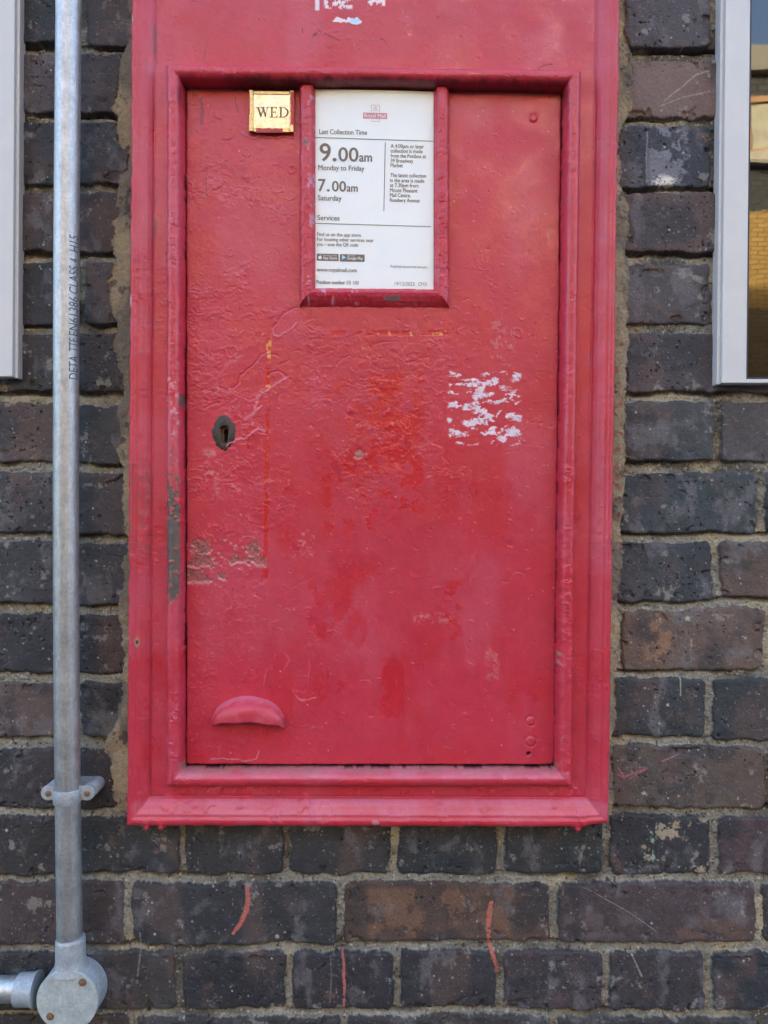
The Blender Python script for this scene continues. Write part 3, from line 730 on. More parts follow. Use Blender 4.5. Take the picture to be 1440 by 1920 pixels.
# bare metal band at the left
pb = np.maximum(boxm(X, Y, 352, 500, 1008, 1062, 5) * ss(0.02, 0.16, fbm(X * 0.7, Y, 24, 5, 116, 0.65) - 0.10 + 0.22 * (1 - ss(8, 26, np.abs(Y - 1047 + 10 * np.sin(X / 22))))),
                boxm(X, Y, 346, 424, 1040, 1092, 5) * ss(-0.04, 0.08, fbm(X * 0.7, Y, 24, 5, 117, 0.65) + 0.02))
pb = np.maximum(pb, boxm(X, Y, 346, 352, 1000, 1020, 2))
grain = fbm(X, Y, 4, 4, 118, 0.8)
pb = pb * ss(-0.45, 0.1, grain + 0.9 * (pb - 0.6))
cd = mixc(cd, lin(160, 88, 78), ss(0.1, 0.6, pb) * 0.7); cd = mixc(cd, lin(92, 70, 64), pb * ss(-0.10, 0.25, grain) * 0.85)
lowedge = np.clip(np.roll(pb, 4, axis=0) - pb, 0, 1)
cd = mixc(cd, lin(214, 150, 152), lowedge * 0.55)
h = h - pb * 0.0004 + lowedge * 0.0003
# worn pale spots
for (x0_, x1_, y0_, y1_, th_, am_) in [(385, 415, 868, 905, 0.0, 0.5), (400, 420, 908, 935, 0.0, 0.5), (380, 405, 844, 856, -0.2, 0.6), (430, 450, 905, 930, 0.05, 0.4), (545, 590, 995, 1045, 0.12, 0.5), (910, 935, 1215, 1275, 0.0, 0.35), (775, 850, 1150, 1168, 0.0, 0.45),
                                      (920, 965, 600, 690, 0.1, 0.4), (425, 455, 640, 690, 0.1, 0.35), (350, 480, 1090, 1300, 0.2, 0.12), (395, 420, 720, 745, .1, .3)]:
    mk = boxm(X, Y, x0_, x1_, y0_, y1_, 5) * ss(th_, th_ + 0.15, fbm(X, Y, 9, 5, 119, 0.75))
    cd = mixc(cd, lin(196, 120, 124), mk * am_); h = h + mk * 0.0002
cd = mixc(cd, lin(214, 140, 150), pale_l)
e = ell(X, Y, 673, 852, 10, 10) + fbm(X, Y, 7, 3, 120) * 0.3
cd = mixc(cd, lin(160, 110, 104), (1 - ss(0.8, 1.05, e)) * (0.6 + 0.4 * ss(-.1, .1, grain))); h = h - 0.0005 * (1 - ss(0.8, 1.05, e))
e = ell(X, Y, 991, 1413, 3.4, 3.4); cd = mixc(cd, lin(14, 8, 8), 1 - ss(0.9, 1.2, e)); h = h - 0.004 * (1 - ss(0.9, 1.2, e))
# scraped sticker
swx = X + 7 * fbm(X, Y, 16, 3, 125); swy = Y + 5 * fbm(X, Y, 16, 3, 126)
sn = fbm(swx * 0.55 + 0.22 * swy, swy * 1.25, 10.5, 4, 121, 0.6)
band = 0.10 * np.sin((Y - 0.22 * X) / 13.5 * math.pi + 0.4)
sm = boxm(swx, swy, 841, 978, 698, 836, 3) * ss(0.125, 0.18, sn + band)
sm = sm * (1 - 0.75 * boxm(X, Y, 945, 980, 715, 735, 6))
sm = sm * (1 - 0.8 * ss(0.12, 0.28, fbm(X, Y, 6, 3, 124, 0.7)))
cd = mixc(cd, lin(222, 212, 220), sm * (0.86 + 0.25 * grain)); h = h + sm * 0.00015
tinys = np.zeros(X.shape, np.float32)
rr = random.Random(77)
splat(dx_, dy_, tinys, [(rr.uniform(350, 1050), rr.uniform(170, 1430), rr.uniform(0.7, 1.6), rr.uniform(.4, .9)) for _ in range(110)], lambda d: np.clip(1.6 - 1.3 * d, 0, 1))
cd = mixc(cd, lin(225, 180, 180), np.clip(tinys, 0, 1) * 0.8)
# grime along the top edge; darker red all round the rim
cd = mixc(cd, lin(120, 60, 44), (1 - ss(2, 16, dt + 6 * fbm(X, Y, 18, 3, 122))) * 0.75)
cd = mixc(cd, lin(150, 50, 50), (1 - ss(0, 4, ins)) * 0.5)
cd = mixc(cd, lin(52, 34, 30), boxm(X, Y, 452, 566, 150, 171, 5) * ss(-0.35, -0.1, fbm(X, Y, 10, 4, 127)) * 0.85)
for pl, wd_ in [([(388, 313), (385, 342), (388, 375)], 0.8), ([(441, 158), (440, 185), (446, 210)], 1.2), ([(376, 185), (379, 210), (377, 232)], 2.5)]:
    d_, t_ = pdist(X, Y, pl); mk = (1 - ss(wd_ * 0.5, wd_ * 1.8, d_ + fbm(X, Y, 5, 3, 128) * 1.5)); cd = mixc(cd, lin(112, 44, 54), mk * 0.6); h = h - mk * 0.0003
for (cx_, cy_, r_) in [(463, 287, 7), (432, 473, 6.5), (548, 318, 7), (407, 550, 6), (433, 660, 12), (970, 624, 9), (958, 785, 7)]:
    e = ell(X, Y, cx_, cy_, r_, r_) + fbm(X, Y, 8, 3, 129) * 0.35; h = h + 0.00045 * np.exp(-((e - 0.9) / 0.22) ** 2)
kh = ell(X, Y, 420, 814, 9, 24)
h = np.where(kh < 1, h - 0.02, h)
h = np.where(ins < 4, h - 0.0022 * (1 - np.sqrt(np.clip(1 - (1 - np.clip(ins / 4, 0, 1)) ** 2, 0, 1))), h)
h = np.where(ins < 0, np.maximum(-0.010, 0.008 + ins * 0.009), h)
rg = 0.36 + 0.16 * fbm(X, Y, 50, 4, 123) - 0.12 * pm + 0.2 * pb + 0.25 * sm
rg = np.clip(rg, 0.2, 0.8)
V = Parr(X, Y, h, HD)
fsm = ctr(sm) > 0.5
cd = np.clip(cd, 0.004, 0.85)
door = gridmesh('door', V, M_RED, post, (ctr(ins) > -2.3), cd, rg)
tag(door, 'red door with flaked overpainted enamel')

# ---- keyhole plate
m_ks = simple('worn_keyplate', tuple(lin(66, 57, 51)), 0.5, 0.3, grain=500, lo=0.75, hi=1.2, bscale=900, bdist=0.0004)
n = 72; outer = []; inner = []; kin = []
def khole(a, s=1.0):
    """keyhole outline as a radius function about its middle"""
    dx0, dy0 = math.sin(a), -math.cos(a)
    best = 0
    for q in range(1, 400):
        r_ = q * 0.07
        x_, y_ = r_ * dx0, r_ * dy0
        if (x_ * x_ + (y_ + 8) ** 2 < (9.2 * s) ** 2) or (abs(x_) < 6.6 * s and -8 < y_ < 11) or (x_ * x_ + (y_ - 11) ** 2 < (6.6 * s) ** 2): best = r_
    return best
for k in range(n):
    a = 2 * math.pi * k / n
    rx = 24.0 * (abs(math.sin(a)) ** 1.25) * (1 if math.sin(a) > 0 else -1)
    ry = -36 * (abs(math.cos(a)) ** 1.15) * (1 if math.cos(a) > 0 else -1)
    w = 1 + 0.02 * math.sin(7 * a) + 0.025 * math.sin(13 * a + 1) + 0.02 * math.sin(23 * a)
    outer.append((420 + rx * w * 0.96, 811 + ry * w))
    r_ = khole(a); inner.append((421 + r_ * math.sin(a), 815 - r_ * math.cos(a)))
v = [P(x, y, 0.0092) for x, y in outer] + [P(421 + (x - 421) * 0.93, 812 + (y - 812) * 0.93, 0.0105) for x, y in outer] + [P(421 + (x - 421) * 1.12, 815 + (y - 815) * 1.06, 0.0105) for x, y in inner] \
    + [P(x, y, 0.0103) for x, y in inner] + [P(x, y, 0.003) for x, y in inner]
f = []
for r_ in range(4):
    for k in range(n):
        a, b = r_ * n + k, r_ * n + (k + 1) % n
        f.append((a, a + n, b + n, b))
kp = pyobj('keyhole_plate', v, f, m_ks, door, True)
m_dk = simple('lock_inside', (0.012, 0.010, 0.009), 0.7)
m_brs = simple('old_lock_steel', (0.16, 0.12, 0.08), 0.45, 0.6, grain=300)
v = [P(x, y, 0.0035) for x, y in inner] + [P(424 + (x - 421) * 0.52, 817 + (y - 815) * 0.74, 0.0035) for x, y in inner]
pyobj('lock_case', v, [(k, k + n, (k + 1) % n + n, (k + 1) % n) for k in range(n)], m_brs, kp)
m = MB(); m.box(P(408, 0)[0], P(434, 0)[0], 0.003, 0.006, P(0, 845)[2], P(0, 785)[2]); m.build('lock_void', m_dk, kp)

# ---- finger pull
def hand_pull():
    nu, nv = 90, 34
    A = []
    for j in range(nv + 1):
        v_ = j / nv
        for i in range(nu + 1):
            u = i / nu
            ang = math.pi * (1 - u)
            ax_, ay_ = 466 + 69 * math.cos(ang), 1361 - 58 * (max(math.sin(ang), 0) ** 0.80) + 2.5 * u
            lx_ = 466 + 66 * math.cos(ang)
            ly_ = 1361 - 8 * math.sin(math.pi * u) + 6 * u + 1.2 * math.sin(u * 21) * math.sin(math.pi * u)
            s_ = math.sin(math.pi * u)
            bul = 0.0225 * s_ ** 0.30 if s_ > 0 else 0
            q = v_ ** 1.7
            hh = HD - 0.001 + bul * (1 - (1 - q) ** 3.6)
            A.append((ax_ + (lx_ - ax_) * q, ay_ + (ly_ - ay_) * q, hh + 0.0003 * math.sin(17 * u + 9 * v_) * s_))
    return A, nu, nv
A, nu, nv = hand_pull()
verts = [P(x, y, hh) for x, y, hh in A]
faces = []
for j in range(nv):
    for i in range(nu):
        a = j * (nu + 1) + i
        faces.append((a, a + nu + 1, a + nu + 2, a + 1))
hp = pyobj('finger_pull', verts, faces, None, door, True)
me = hp.data; me.materials.append(M_RED)
nvv = len(me.vertices)
vx = np.array([a[0] for a in A], np.float32); vy_ = np.array([a[1] for a in A], np.float32)
cc = np.ones((nvv, 4), np.float32); cc[:, :3] = RED
cc[:, :3] = mixc(cc[:, :3], PALE, ss(-0.1, 0.4, fbm(vx, vy_, 18, 4, 130)) * 0.5)
vv_ = np.repeat(np.linspace(0, 1, nv + 1), nu + 1).astype(np.float32)
cc[:, :3] = mixc(cc[:, :3], lin(206, 122, 142), (1 - ss(0.25, 0.55, vv_ + 0.15 * fbm(vx, vy_, 9, 3, 131))) * 0.5)  # sky sheen on the top bevel, painted as a paler tone
cc[:, :3] = mixc(cc[:, :3], lin(110, 80, 80), (1 - ss(2, 6, ell(vx, vy_, 533, 1352, 1, 1.5) * 1.0)) * 0.8)
at_ = me.attributes.new('Col', 'FLOAT_COLOR', 'POINT'); at_.data.foreach_set('color', cc.ravel())
at_ = me.attributes.new('Rgh', 'FLOAT', 'POINT'); at_.data.foreach_set('value', np.full(nvv, 0.42, np.float32))
md = hp.modifiers.new('solid', 'SOLIDIFY'); md.thickness = 0.0042; md.offset = -1

# ---- holder of the collection notice
HP = 0.0165
hx = np.arange(552, 854, 0.95); hy_ = np.arange(146, 586, 0.95)
X, Y = np.meshgrid(hx, hy_); X = X.astype(np.float32); Y = Y.astype(np.float32)
jw = fbm(X, Y, 14, 4, 140, 0.6) * 2.6
sk = 0.004 * (Y - 350)
iL = 589 + 0 * Y; iR = 815 - 0.0 * Y; iB = 541 + 0.008 * (X - 590)
sx_ = np.maximum(iL - X, X - iR); sb = Y - iB
wR = np.where(X < 700, 28.5, 28.5)
side = np.interp(sx_ + jw * 0.5, [-3, 0, 1.5, 5, 9, 18, 23, 26.5, 28.5, 30], [0.0135, 0.0138, 0.0165, 0.0190, 0.0198, 0.0200, 0.0190, 0.0160, 0.0095, 0.0085]).astype(np.float32)
bot = np.interp(sb + jw * 0.6, [-3, 0, 1.5, 4.5, 8, 14, 22, 28, 32, 35], [0.0135, 0.0138, 0.0172, 0.0195, 0.0205, 0.0195, 0.0165, 0.0130, 0.0098, 0.0085]).astype(np.float32)
use_b = sb * 28.5 / 34 > sx_
h = np.where(use_b, bot, side)
topy = np.where(X < 700, 156.0, 161.0) + np.maximum(0, np.abs(np.clip(sx_, 0, 28) - 14) - 7) ** 2 * 0.06
te = Y - topy
h = np.where(te < 6, h - 0.004 * (1 - np.clip(te / 6, 0, 1)) ** 2, h); h = np.where(te < 0, 0.0085, h)
rel, a1, b1 = paint_relief(X, Y, hx, hy_, np.full(X.shape, 1.0), 145, 90)
h = h + rel * 1.1 * ss(0, 3, np.maximum(sx_, sb)) + ss(0.1, 0.2, fbm(X * 1.2, Y * 0.8, 18, 4, 146)) * 0.0005
ch = np.empty(X.shape + (3,), np.float32); ch[:] = RED
ch = mixc(ch, RED2, ss(0, 0.4, fbm(X, Y, 24, 4, 147)) * 0.6); ch = mixc(ch, PALE, ss(0.1, 0.4, fbm(X, Y, 30, 4, 148)) * 0.5)
ch = mixc(ch, lin(190, 165, 190), ss(0.22, 0.34, fbm(X, Y * 0.6, 12, 5, 149, 0.65)) * ((sx_ < 12) & (X < 700)) * 0.5)
for (cx_, cy_, rx_, ry_) in [(574, 269, 7, 8), (735, 560, 16, 6)]:
    ch = mixc(ch, lin(140, 100, 100), (1 - ss(0.8, 1.05, ell(X, Y, cx_, cy_, rx_, ry_) + fbm(X, Y, 7, 3, 150) * 0.4)) * 0.9)
inU = np.maximum(sx_, sb)
inU = np.where((sb > 0) & (sx_ > 0), np.maximum(sx_, sb * 28.5 / 34), np.where(sb > sx_, sb * 28.5 / 34, sx_))
kp_ = (ctr(inU) > -1.5) & (ctr(inU) < 29.5) & (ctr(te) > -1.5)
hold = gridmesh('notice_holder', Parr(X, Y, h, HP), M_RED, door, kp_, np.clip(ch, 0.004, 0.8), 0.40 + 0.1 * fbm(X, Y, 20, 3, 151))

# ================================================================== LETTERING TOOLS
dg = None
_tc = bpy.data.curves.new('lettering', 'FONT'); _to = bpy.data.objects.new('lettering', _tc); COL.objects.link(_to)
def glyphs(s, bold=0.0):
    _tc.body = s; _tc.size = 1.0; _tc.offset = bold; _tc.resolution_u = 4
    bpy.context.view_layer.update()
    d = bpy.context.evaluated_depsgraph_get()
    me = bpy.data.meshes.new_from_object(_to.evaluated_get(d))
    v = np.array([tuple(q.co)[:2] for q in me.vertices]).reshape(-1, 2); f = [tuple(p.vertices) for p in me.polygons]
    bpy.data.meshes.remove(me)
    return v, f
_cap = glyphs('H')[0]; CAPH = _cap[:, 1].max()
class Ink:
    def __init__(self): self.v, self.f = [], []
    def put(self, v, f):
        n = len(self.v); self.v += v; self.f += [tuple(i + n for i in q) for q in f]
    def text(self, s, x0, x1, base, cap, slope=0.0, bold=0.0, surf=None, lean=0.0):
        v, f = glyphs(s)
        if bold: x0 += 0.3; x1 -= 0.3
        a, b = v[:, 0].min(), v[:, 0].max()
        kx = (x1 - x0) / (b - a); ky = cap / CAPH
        X_ = x0 + (v[:, 0] - a) * kx + lean * v[:, 1] * ky; Y_ = base + slope * (X_ - x0) - v[:, 1] * ky
        self.put([surf(x, y) for x, y in zip(X_, Y_)], f)
        if bold:
            st_ = cap * bold * 3.6
            for q_, (ox, oy) in enumerate(((-st_ / 2, 0), (st_ / 2, 0), (0, -st_ * .35), (0, st_ * .35))):
                w_ = [surf(x + ox, y + oy) for x, y in zip(X_, Y_)]
                self.put([(p[0], p[1] - 0.00001 * (q_ + 1), p[2]) for p in w_], f)
    def poly(self, pts, surf): 
        self.put([surf(x, y) for x, y in pts], [tuple(range(len(pts)))])
    def line(self, x0, y0, x1, y1, w, surf):
        dx, dy = x1 - x0, y1 - y0; l = math.hypot(dx, dy); nx, ny = -dy / l * w / 2, dx / l * w / 2
        k = max(1, int(l / 12)); v = []; f = []
        for i in range(k + 1):
            t = i / k
            v += [surf(x0 + dx * t + nx, y0 + dy * t + ny), surf(x0 + dx * t - nx, y0 + dy * t - ny)]
        for i in range(k): f.append((2 * i, 2 * i + 1, 2 * i + 3, 2 * i + 2))
        self.put(v, f)
    def build(self, name, mat, parent): return pyobj(name, self.v, self.f, mat, parent)

# ================================================================== COLLECTION NOTICE
notice = empty('collection_notice', P(700, 541, 0.012))
tag(notice, 'white enamel collection times plate held in the red holder on the post box door', 'sign')
def nh(x, y):
    u = (x - 590) / 224.0
    return 0.0128 + 0.0022 * (1 - (2 * u - 1) ** 2) * np.clip((560 - y) / 400, 0, 1)
def nsurf(lift):
    def f_(x, y): return P(x, y, float(nh(x, y)) + lift)
    return f_
nx_ = np.linspace(587, 817, 40); ny_ = np.linspace(0, 1, 60)
NX, NT = np.meshgrid(nx_, ny_)
NY = (167.5 + 3.0 * ((NX - 590) / 224) ** 2.0 + 1.5 * ((NX - 590) / 224)) * (1 - NT) + (545 + 0.012 * (NX - 590)) * NT
hh = nh(NX, NY)
Vn = np.stack([(NX - CX) * S * (D - hh) / D, -hh, ZC + (CY - NY) * S * (D - hh) / D], -1)
m_plate = simple('white_plate', (0.81, 0.83, 0.80), 0.38, grain=60, lo=0.985, hi=1.01, bscale=30, bdist=0.0002)
npl = gridmesh('plate', Vn, m_plate, notice)
md = npl.modifiers.new('solid', 'SOLIDIFY'); md.thickness = 0.0016; md.offset = -1
m_ink = simple('brown_ink', tuple(lin(112, 98, 84)), 0.5, grain=200, lo=0.9, hi=1.1)
m_ink2 = simple('faded_ink', tuple(lin(150, 142, 132)), 0.5)
m_pink = simple('faded_pink', tuple(lin(210, 136, 148)), 0.5)
m_pnk2 = simple('faded_pink_line', tuple(lin(206, 160, 170)), 0.5)
m_wht = simple('white_ink', (0.80, 0.78, 0.76), 0.5)
m_blue = simple('blue_ink', tuple(lin(150, 205, 232)), 0.5)
sf = nsurf(0.00025); sf2 = nsurf(0.00045)
SL = 0.022
k = Ink()
k.text('9', 599.5, 620, 301.5, 32.5, SL, 0.012, sf); k.text('.', 624.5, 630, 301.5, 29, SL, 0.03, sf); k.text('00', 634.5, 672, 302, 25.5, SL, 0.012, sf); k.text('am', 673.5, 697.5, 302.6, 17.0, SL, 0.015, sf)
k.text('7', 596.5, 610.5, 358.2, 22.5, SL, 0.012, sf); k.text('.', 613.5, 617.5, 358.3, 20, SL, 0.03, sf); k.text('00', 622.5, 648.8, 358.5, 19.0, SL, 0.012, sf); k.text('am', 650, 670.8, 359, 14.5, SL, 0.015, sf)
k.build('collection_times', m_ink, notice)
k = Ink()
for (s_, a, b, y, cp, bo) in [('Last Collection Time', 598.3, 688.5, 251, 9, .008), ('Monday to Friday', 596.7, 683.5, 318.6, 9.5, .01), ('Saturday', 595.7, 640.8, 375.4, 9.5, .01), ('Services', 595, 636.8, 412.6, 9.3, .01)]:
    k.text(s_, a, b, y, cp, SL, bo, sf)
k.line(591, 257.7, 812.5, 264.8, 1.3, sf); k.line(590.5, 418.6, 808.7, 425, 1.3, sf); k.line(722.4, 267, 719.7, 396, 1.3, sf)
k.build('headings', m_ink, notice)
PRINT = [('late_collection_note', [('A 4.00pm or later', 732.3, 795, 277, 7), ('collection is made', 732.3, 792.5, 285.9, 7), ('from the Postbox at', 732.3, 799, 295.2, 7), ('39 Broadway', 732.3, 775, 304.4, 7), ('Market', 732, 755.5, 313.2, 7)]),
         ('latest_collection_note', [('The latest collection', 731.7, 799, 331.7, 7), ('in the area is made', 731, 795.7, 341.2, 7), ('at 7.30pm from', 731, 785, 350.5, 7), ('Mount Pleasant', 731, 783, 359.8, 7), ('Mail Centre,', 730.7, 770, 369, 7), ('Rosebery Avenue', 730.7, 787, 378.3, 7)]),
         ('services_note', [('Find us on the app store.', 594.4, 678.4, 442.2, 6.4), ('For locating other services near', 594.4, 701, 451.6, 6.4), ('you \u2013 scan the QR code', 593.8, 671.8, 460.8, 6.4)]),
         ('web_address', [('www.royalmail.com', 593.8, 669.2, 508.8, 7.2)]), ('postbox_number', [('Postbox number', 593.3, 647.2, 532, 6.8)])]
for nm_, ls_ in PRINT:
    k = Ink()
    for (s_, a, b, y, cp) in ls_: k.text(s_, a, b, y, cp, SL, .014 if 'w' in nm_[:1] or 'post' in nm_ else .010, sf)
    k.build(nm_, m_ink, notice)
for nm_, ls_ in [('postbox_code', [('E8 180', 649.8, 673.2, 533.2, 6.8)]), ('print_date', [('19/12/2023', 740, 777.4, 535.2, 6.8), ('CP1D', 784, 801, 536, 6.8)]), ('services_address', [('Royalmail.com/services-near-you', 732.3, 800.6, 501.2, 4.4)])]:
    k = Ink()
    for (s_, a, b, y, cp) in ls_: k.text(s_, a, b, y, cp, SL, 0.006, sf)
    k.build(nm_, m_ink2, notice)
k = Ink()
def rrect(x0, y0, x1, y1, r=1.5, sl=SL):
    p = []
    for cx_, cy_, a0 in ((x1 - r, y0 + r, -90), (x1 - r, y1 - r, 0), (x0 + r, y1 - r, 90), (x0 + r, y0 + r, 180)):
        for q in range(4):
            a = R(a0 + q * 30); p.append((cx_ + r * math.cos(a), cy_ + r * math.sin(a) + sl * (cx_ - x0)))
    return p
k.poly(rrect(594, 475.4, 635, 488.6), sf); k.poly(rrect(637.2, 476.4, 683.6, 490), sf)
bd = k.build('store_badge', m_ink, notice)
k = Ink()
k.text('App Store', 605.2, 632, 486, 5.4, SL, .008, sf2); k.text('Download on the', 606, 631, 480, 2.2, SL, 0, sf2); k.text('Google Play', 651, 680.5, 486.6, 5.4, SL, .008, sf2); k.text('GET IT ON', 651, 664.8, 480.6, 2.4, SL, 0, sf2)
ap = []
for q in range(28):
    a = 2 * math.pi * q / 28; r_ = 3.3 * (1 - 0.10 * math.cos(2 * a) * 0 - 0.16 * math.exp(-((a - 1.57) / .4) ** 2) - 0.14 * math.exp(-((a - 4.71) / .35) ** 2) - 0.28 * (math.exp(-((a) / .38) ** 2) + math.exp(-((a - 6.283) / .38) ** 2)))
    ap.append((600.3 + r_ * math.cos(a), 483 - r_ * math.sin(a)))
k.poly(ap, sf2); k.poly([(600.3, 479.3), (600.7, 477.8), (602.2, 476.9), (601.9, 478.5)], sf2)
k.build('badge_lettering', m_wht, bd)
k = Ink(); k.poly([(641.5, 477.8), (648.8, 482.8), (641.2, 487)], sf2); k.build('play_triangle', m_blue, bd)
k = Ink(); k.poly([(680.8, 211.0), (726, 212.0), (726, 223.3), (680.8, 222.3)], sf); lg = k.build('logo_bar', m_pink, notice)
k = Ink(); k.text('Royal Mail', 683.2, 723.5, 219.9, 6.8, SL, .01, sf2); k.build('logo_lettering', m_wht, lg)
k = Ink()
for (a, b, c_, d_) in [(696.2, 197, 711.7, 197.3), (696.2, 197, 696, 210.5), (711.7, 197.3, 711.7, 211), (696, 223.5, 696, 227.2), (711.6, 223.7, 711.6, 227.5), (696, 227.2, 711.6, 227.5)]: k.line(a, b, c_, d_, 0.9, sf)
k.text('EIIR', 699.5, 708.3, 208.2, 4.0, SL, 0, sf)
k.poly([(701, 202.8), (700.5, 200.6), (702.4, 201.6), (703.9, 199.6), (705.4, 201.6), (707.3, 200.6), (706.8, 202.8)], sf)
k.build('logo_outline', m_pnk2, lg)

# ================================================================== DAY TABLET
tab = empty('day_tablet', P(509, 247, 0.011))
tag(tab, 'small square brass day tablet reading WED beside the white notice', 'day plate')
m_brass, nt, b = mat_new('polished_brass')
b.inputs['Metallic'].default_value = 1.0; b.inputs['Roughness'].default_value = 0.24
nt.links.new(ramp(nt, noise(nt, 90, 6, 0.6), [(0.3, (0.42, 0.37, 0.285)), (0.7, (0.56, 0.50, 0.395))]), b.inputs['Base Color'])
bump(nt, b, noise(nt, 160, 4, 0.6), 0.0003)
HT = 0.0150
def slab(m, q, h0, h1, ch=0.6):
    """bevelled quad plate from pixel corners"""
    cx_ = sum(a for a, _ in q) / 4; cy_ = sum(b_ for _, b_ in q) / 4
    inn = [(x + (1 if x < cx_ else -1) * ch, y + (1 if y < cy_ else -1) * ch) for x, y in q]
    v = [P(x, y, h0) for x, y in q] + [P(x, y, h1 - ch * S) for x, y in q] + [P(x, y, h1) for x, y in inn]
    f = [(8, 9, 10, 11)]
    for r_ in (0, 4):
        for i in range(4): f.append((r_ + i, r_ + (i + 1) % 4, r_ + 4 + (i + 1) % 4, r_ + 4 + i))
    m.add(v, f)
m = MB(); slab(m, [(473, 241.5), (544, 242.5), (544.5, 175.5), (474, 174.5)], 0.010, HT); m.build('face', m_brass, tab)
m = MB(); slab(m, [(466.5, 246), (475, 246), (475, 168.5), (467, 168)], 0.009, HT + 0.0013); slab(m, [(543, 247), (550.5, 247.5), (551, 169.5), (543.5, 169)], 0.009, HT + 0.0013); slab(m, [(475.2, 176.5), (542.8, 177.2), (543, 171), (475.2, 170.2)], 0.009, HT + 0.0008)
slab(m, [(475.2, 247), (542.8, 248), (542.8, 240.8), (475.2, 240)], 0.009, HT + 0.0006)
m_rim = simple('tarnished_brass', (0.44, 0.33, 0.17), 0.3, 1.0, grain=300, lo=0.7, hi=1.25, bscale=300, bdist=0.0003)
fr_ = m.build('frame', m_rim, tab)
m_redp = simple('red_paint_remnant', tuple(lin(176, 40, 40)), 0.4, grain=300, lo=0.85, hi=1.15, bscale=400, bdist=0.0006)
m = MB()
def ragged(m, x0, x1, y0, y1, hz, side, seed):
    rr_ = random.Random(seed); v = []; f = []; n_ = 26
    for i in range(n_ + 1):
        t = i / n_
        if side == 'y': v += [P(x0 + (x1 - x0) * t, y0 + rr_.uniform(-1.6, 1.2), hz), P(x0 + (x1 - x0) * t, y1, hz)]
        else: v += [P(x0 + rr_.uniform(-1.2, 0.8), y0 + (y1 - y0) * t, hz), P(x1, y0 + (y1 - y0) * t, hz)]
    v += [(x, y + 0.0006, z) for x, y, z in v]
    q = 2 * (n_ + 1)
    for i in range(n_):
        a = 2 * i
        f += [(a, a + 1, a + 3, a + 2), (a + q, a + 2 + q, a + 3 + q, a + 1 + q), (a, a + 2, a + 2 + q, a + q), (a + 1, a + 1 + q, a + 3 + q, a + 3)]
    f += [(0, q, q + 1, 1), (2 * n_, 2 * n_ + 1, 2 * n_ + 1 + q, 2 * n_ + q)]
    m.add(v, f)
ragged(m, 545.2, 551.2, 172, 234, HT + 0.0017, 'x', 3); ragged(m, 480, 530, 241, 248.5, HT + 0.0010, 'y', 4); ragged(m, 465.8, 468.3, 173, 214, HT + 0.0017, 'x', 5)
m.build('paint_remnant', m_redp, fr_)
k = Ink(); lift = [HT + 0.00012]
def ts(x, y): return P(x, y, lift[0])
def st(pts):
    k.poly(pts, ts); lift[0] += 0.00002
m_eng = simple('engraved_letter', tuple(lin(104, 84, 62)), 0.5, 0.0)
B_, T_ = 219.7, 200.8
st([(481.5, T_), (485.2, T_), (491.4, B_ - 3.5), (489.3, B_ + .4), (488.6, B_ + .4)]); st([(489.2, B_), (488.4, B_ - 2.2), (493.0, T_ + 2.5), (494.2, T_ + 4.6)])
st([(490.6, T_), (494.2, T_), (499.4, B_ - 3.2), (497.6, B_ + .4), (496.9, B_ + .4)]); st([(497.4, B_), (496.6, B_ - 2), (501.3, T_), (502.4, T_)])
st([(479.6, T_ - .3), (487.2, T_ - .3), (487.2, T_ + .7), (479.6, T_ + .7)]); st([(488.9, T_ - .3), (496, T_ - .3), (496, T_ + .7), (488.9, T_ + .7)]); st([(499.4, T_ - .3), (504.2, T_ - .3), (504.2, T_ + .7), (499.4, T_ + .7)])
st([(508.2, T_), (511.2, T_), (511.2, B_), (508.2, B_)]); st([(506, T_ - .3), (519, T_ - .3), (519.4, T_ + 3.8), (518.6, T_ + 3.8), (517.4, T_ + .9), (506, T_ + .8)]); st([(506, B_ - .8), (518, B_ - 1), (519.6, B_ - 4.2), (520.6, B_ - 4.2), (519.4, B_ + .3), (506, B_ + .3)])
st([(511, 209.4), (516.4, 209.4), (516.4, 207.2), (517.2, 207.2), (517.2, 213), (516.4, 213), (516.4, 210.7), (511, 210.7)])
st([(525, T_), (528.1, T_), (528.1, B_), (525, B_)]); st([(522.8, T_ - .3), (529, T_ - .3), (529, T_ + .7), (522.8, T_ + .7)]); st([(522.8, B_ - .7), (529, B_ - .7), (529, B_ + .3), (522.8, B_ + .3)])
arc = []; inn = []
for q in range(17):
    a = -math.pi / 2 + math.pi * q / 16
    arc.append((529 + 12.2 * math.cos(a), 210.25 + 9.75 * math.sin(a))); inn.append((529 + 8.9 * math.cos(a), 210.25 + 8.7 * math.sin(a)))
for q in range(16):
    k.put([ts(*arc[q]), ts(*arc[q + 1]), ts(*inn[q + 1]), ts(*inn[q])], [(0, 1, 2, 3)])
k.build('day_lettering', m_eng, tab)
# cut-back paint lip under the tablet belongs to the door
m = MB()
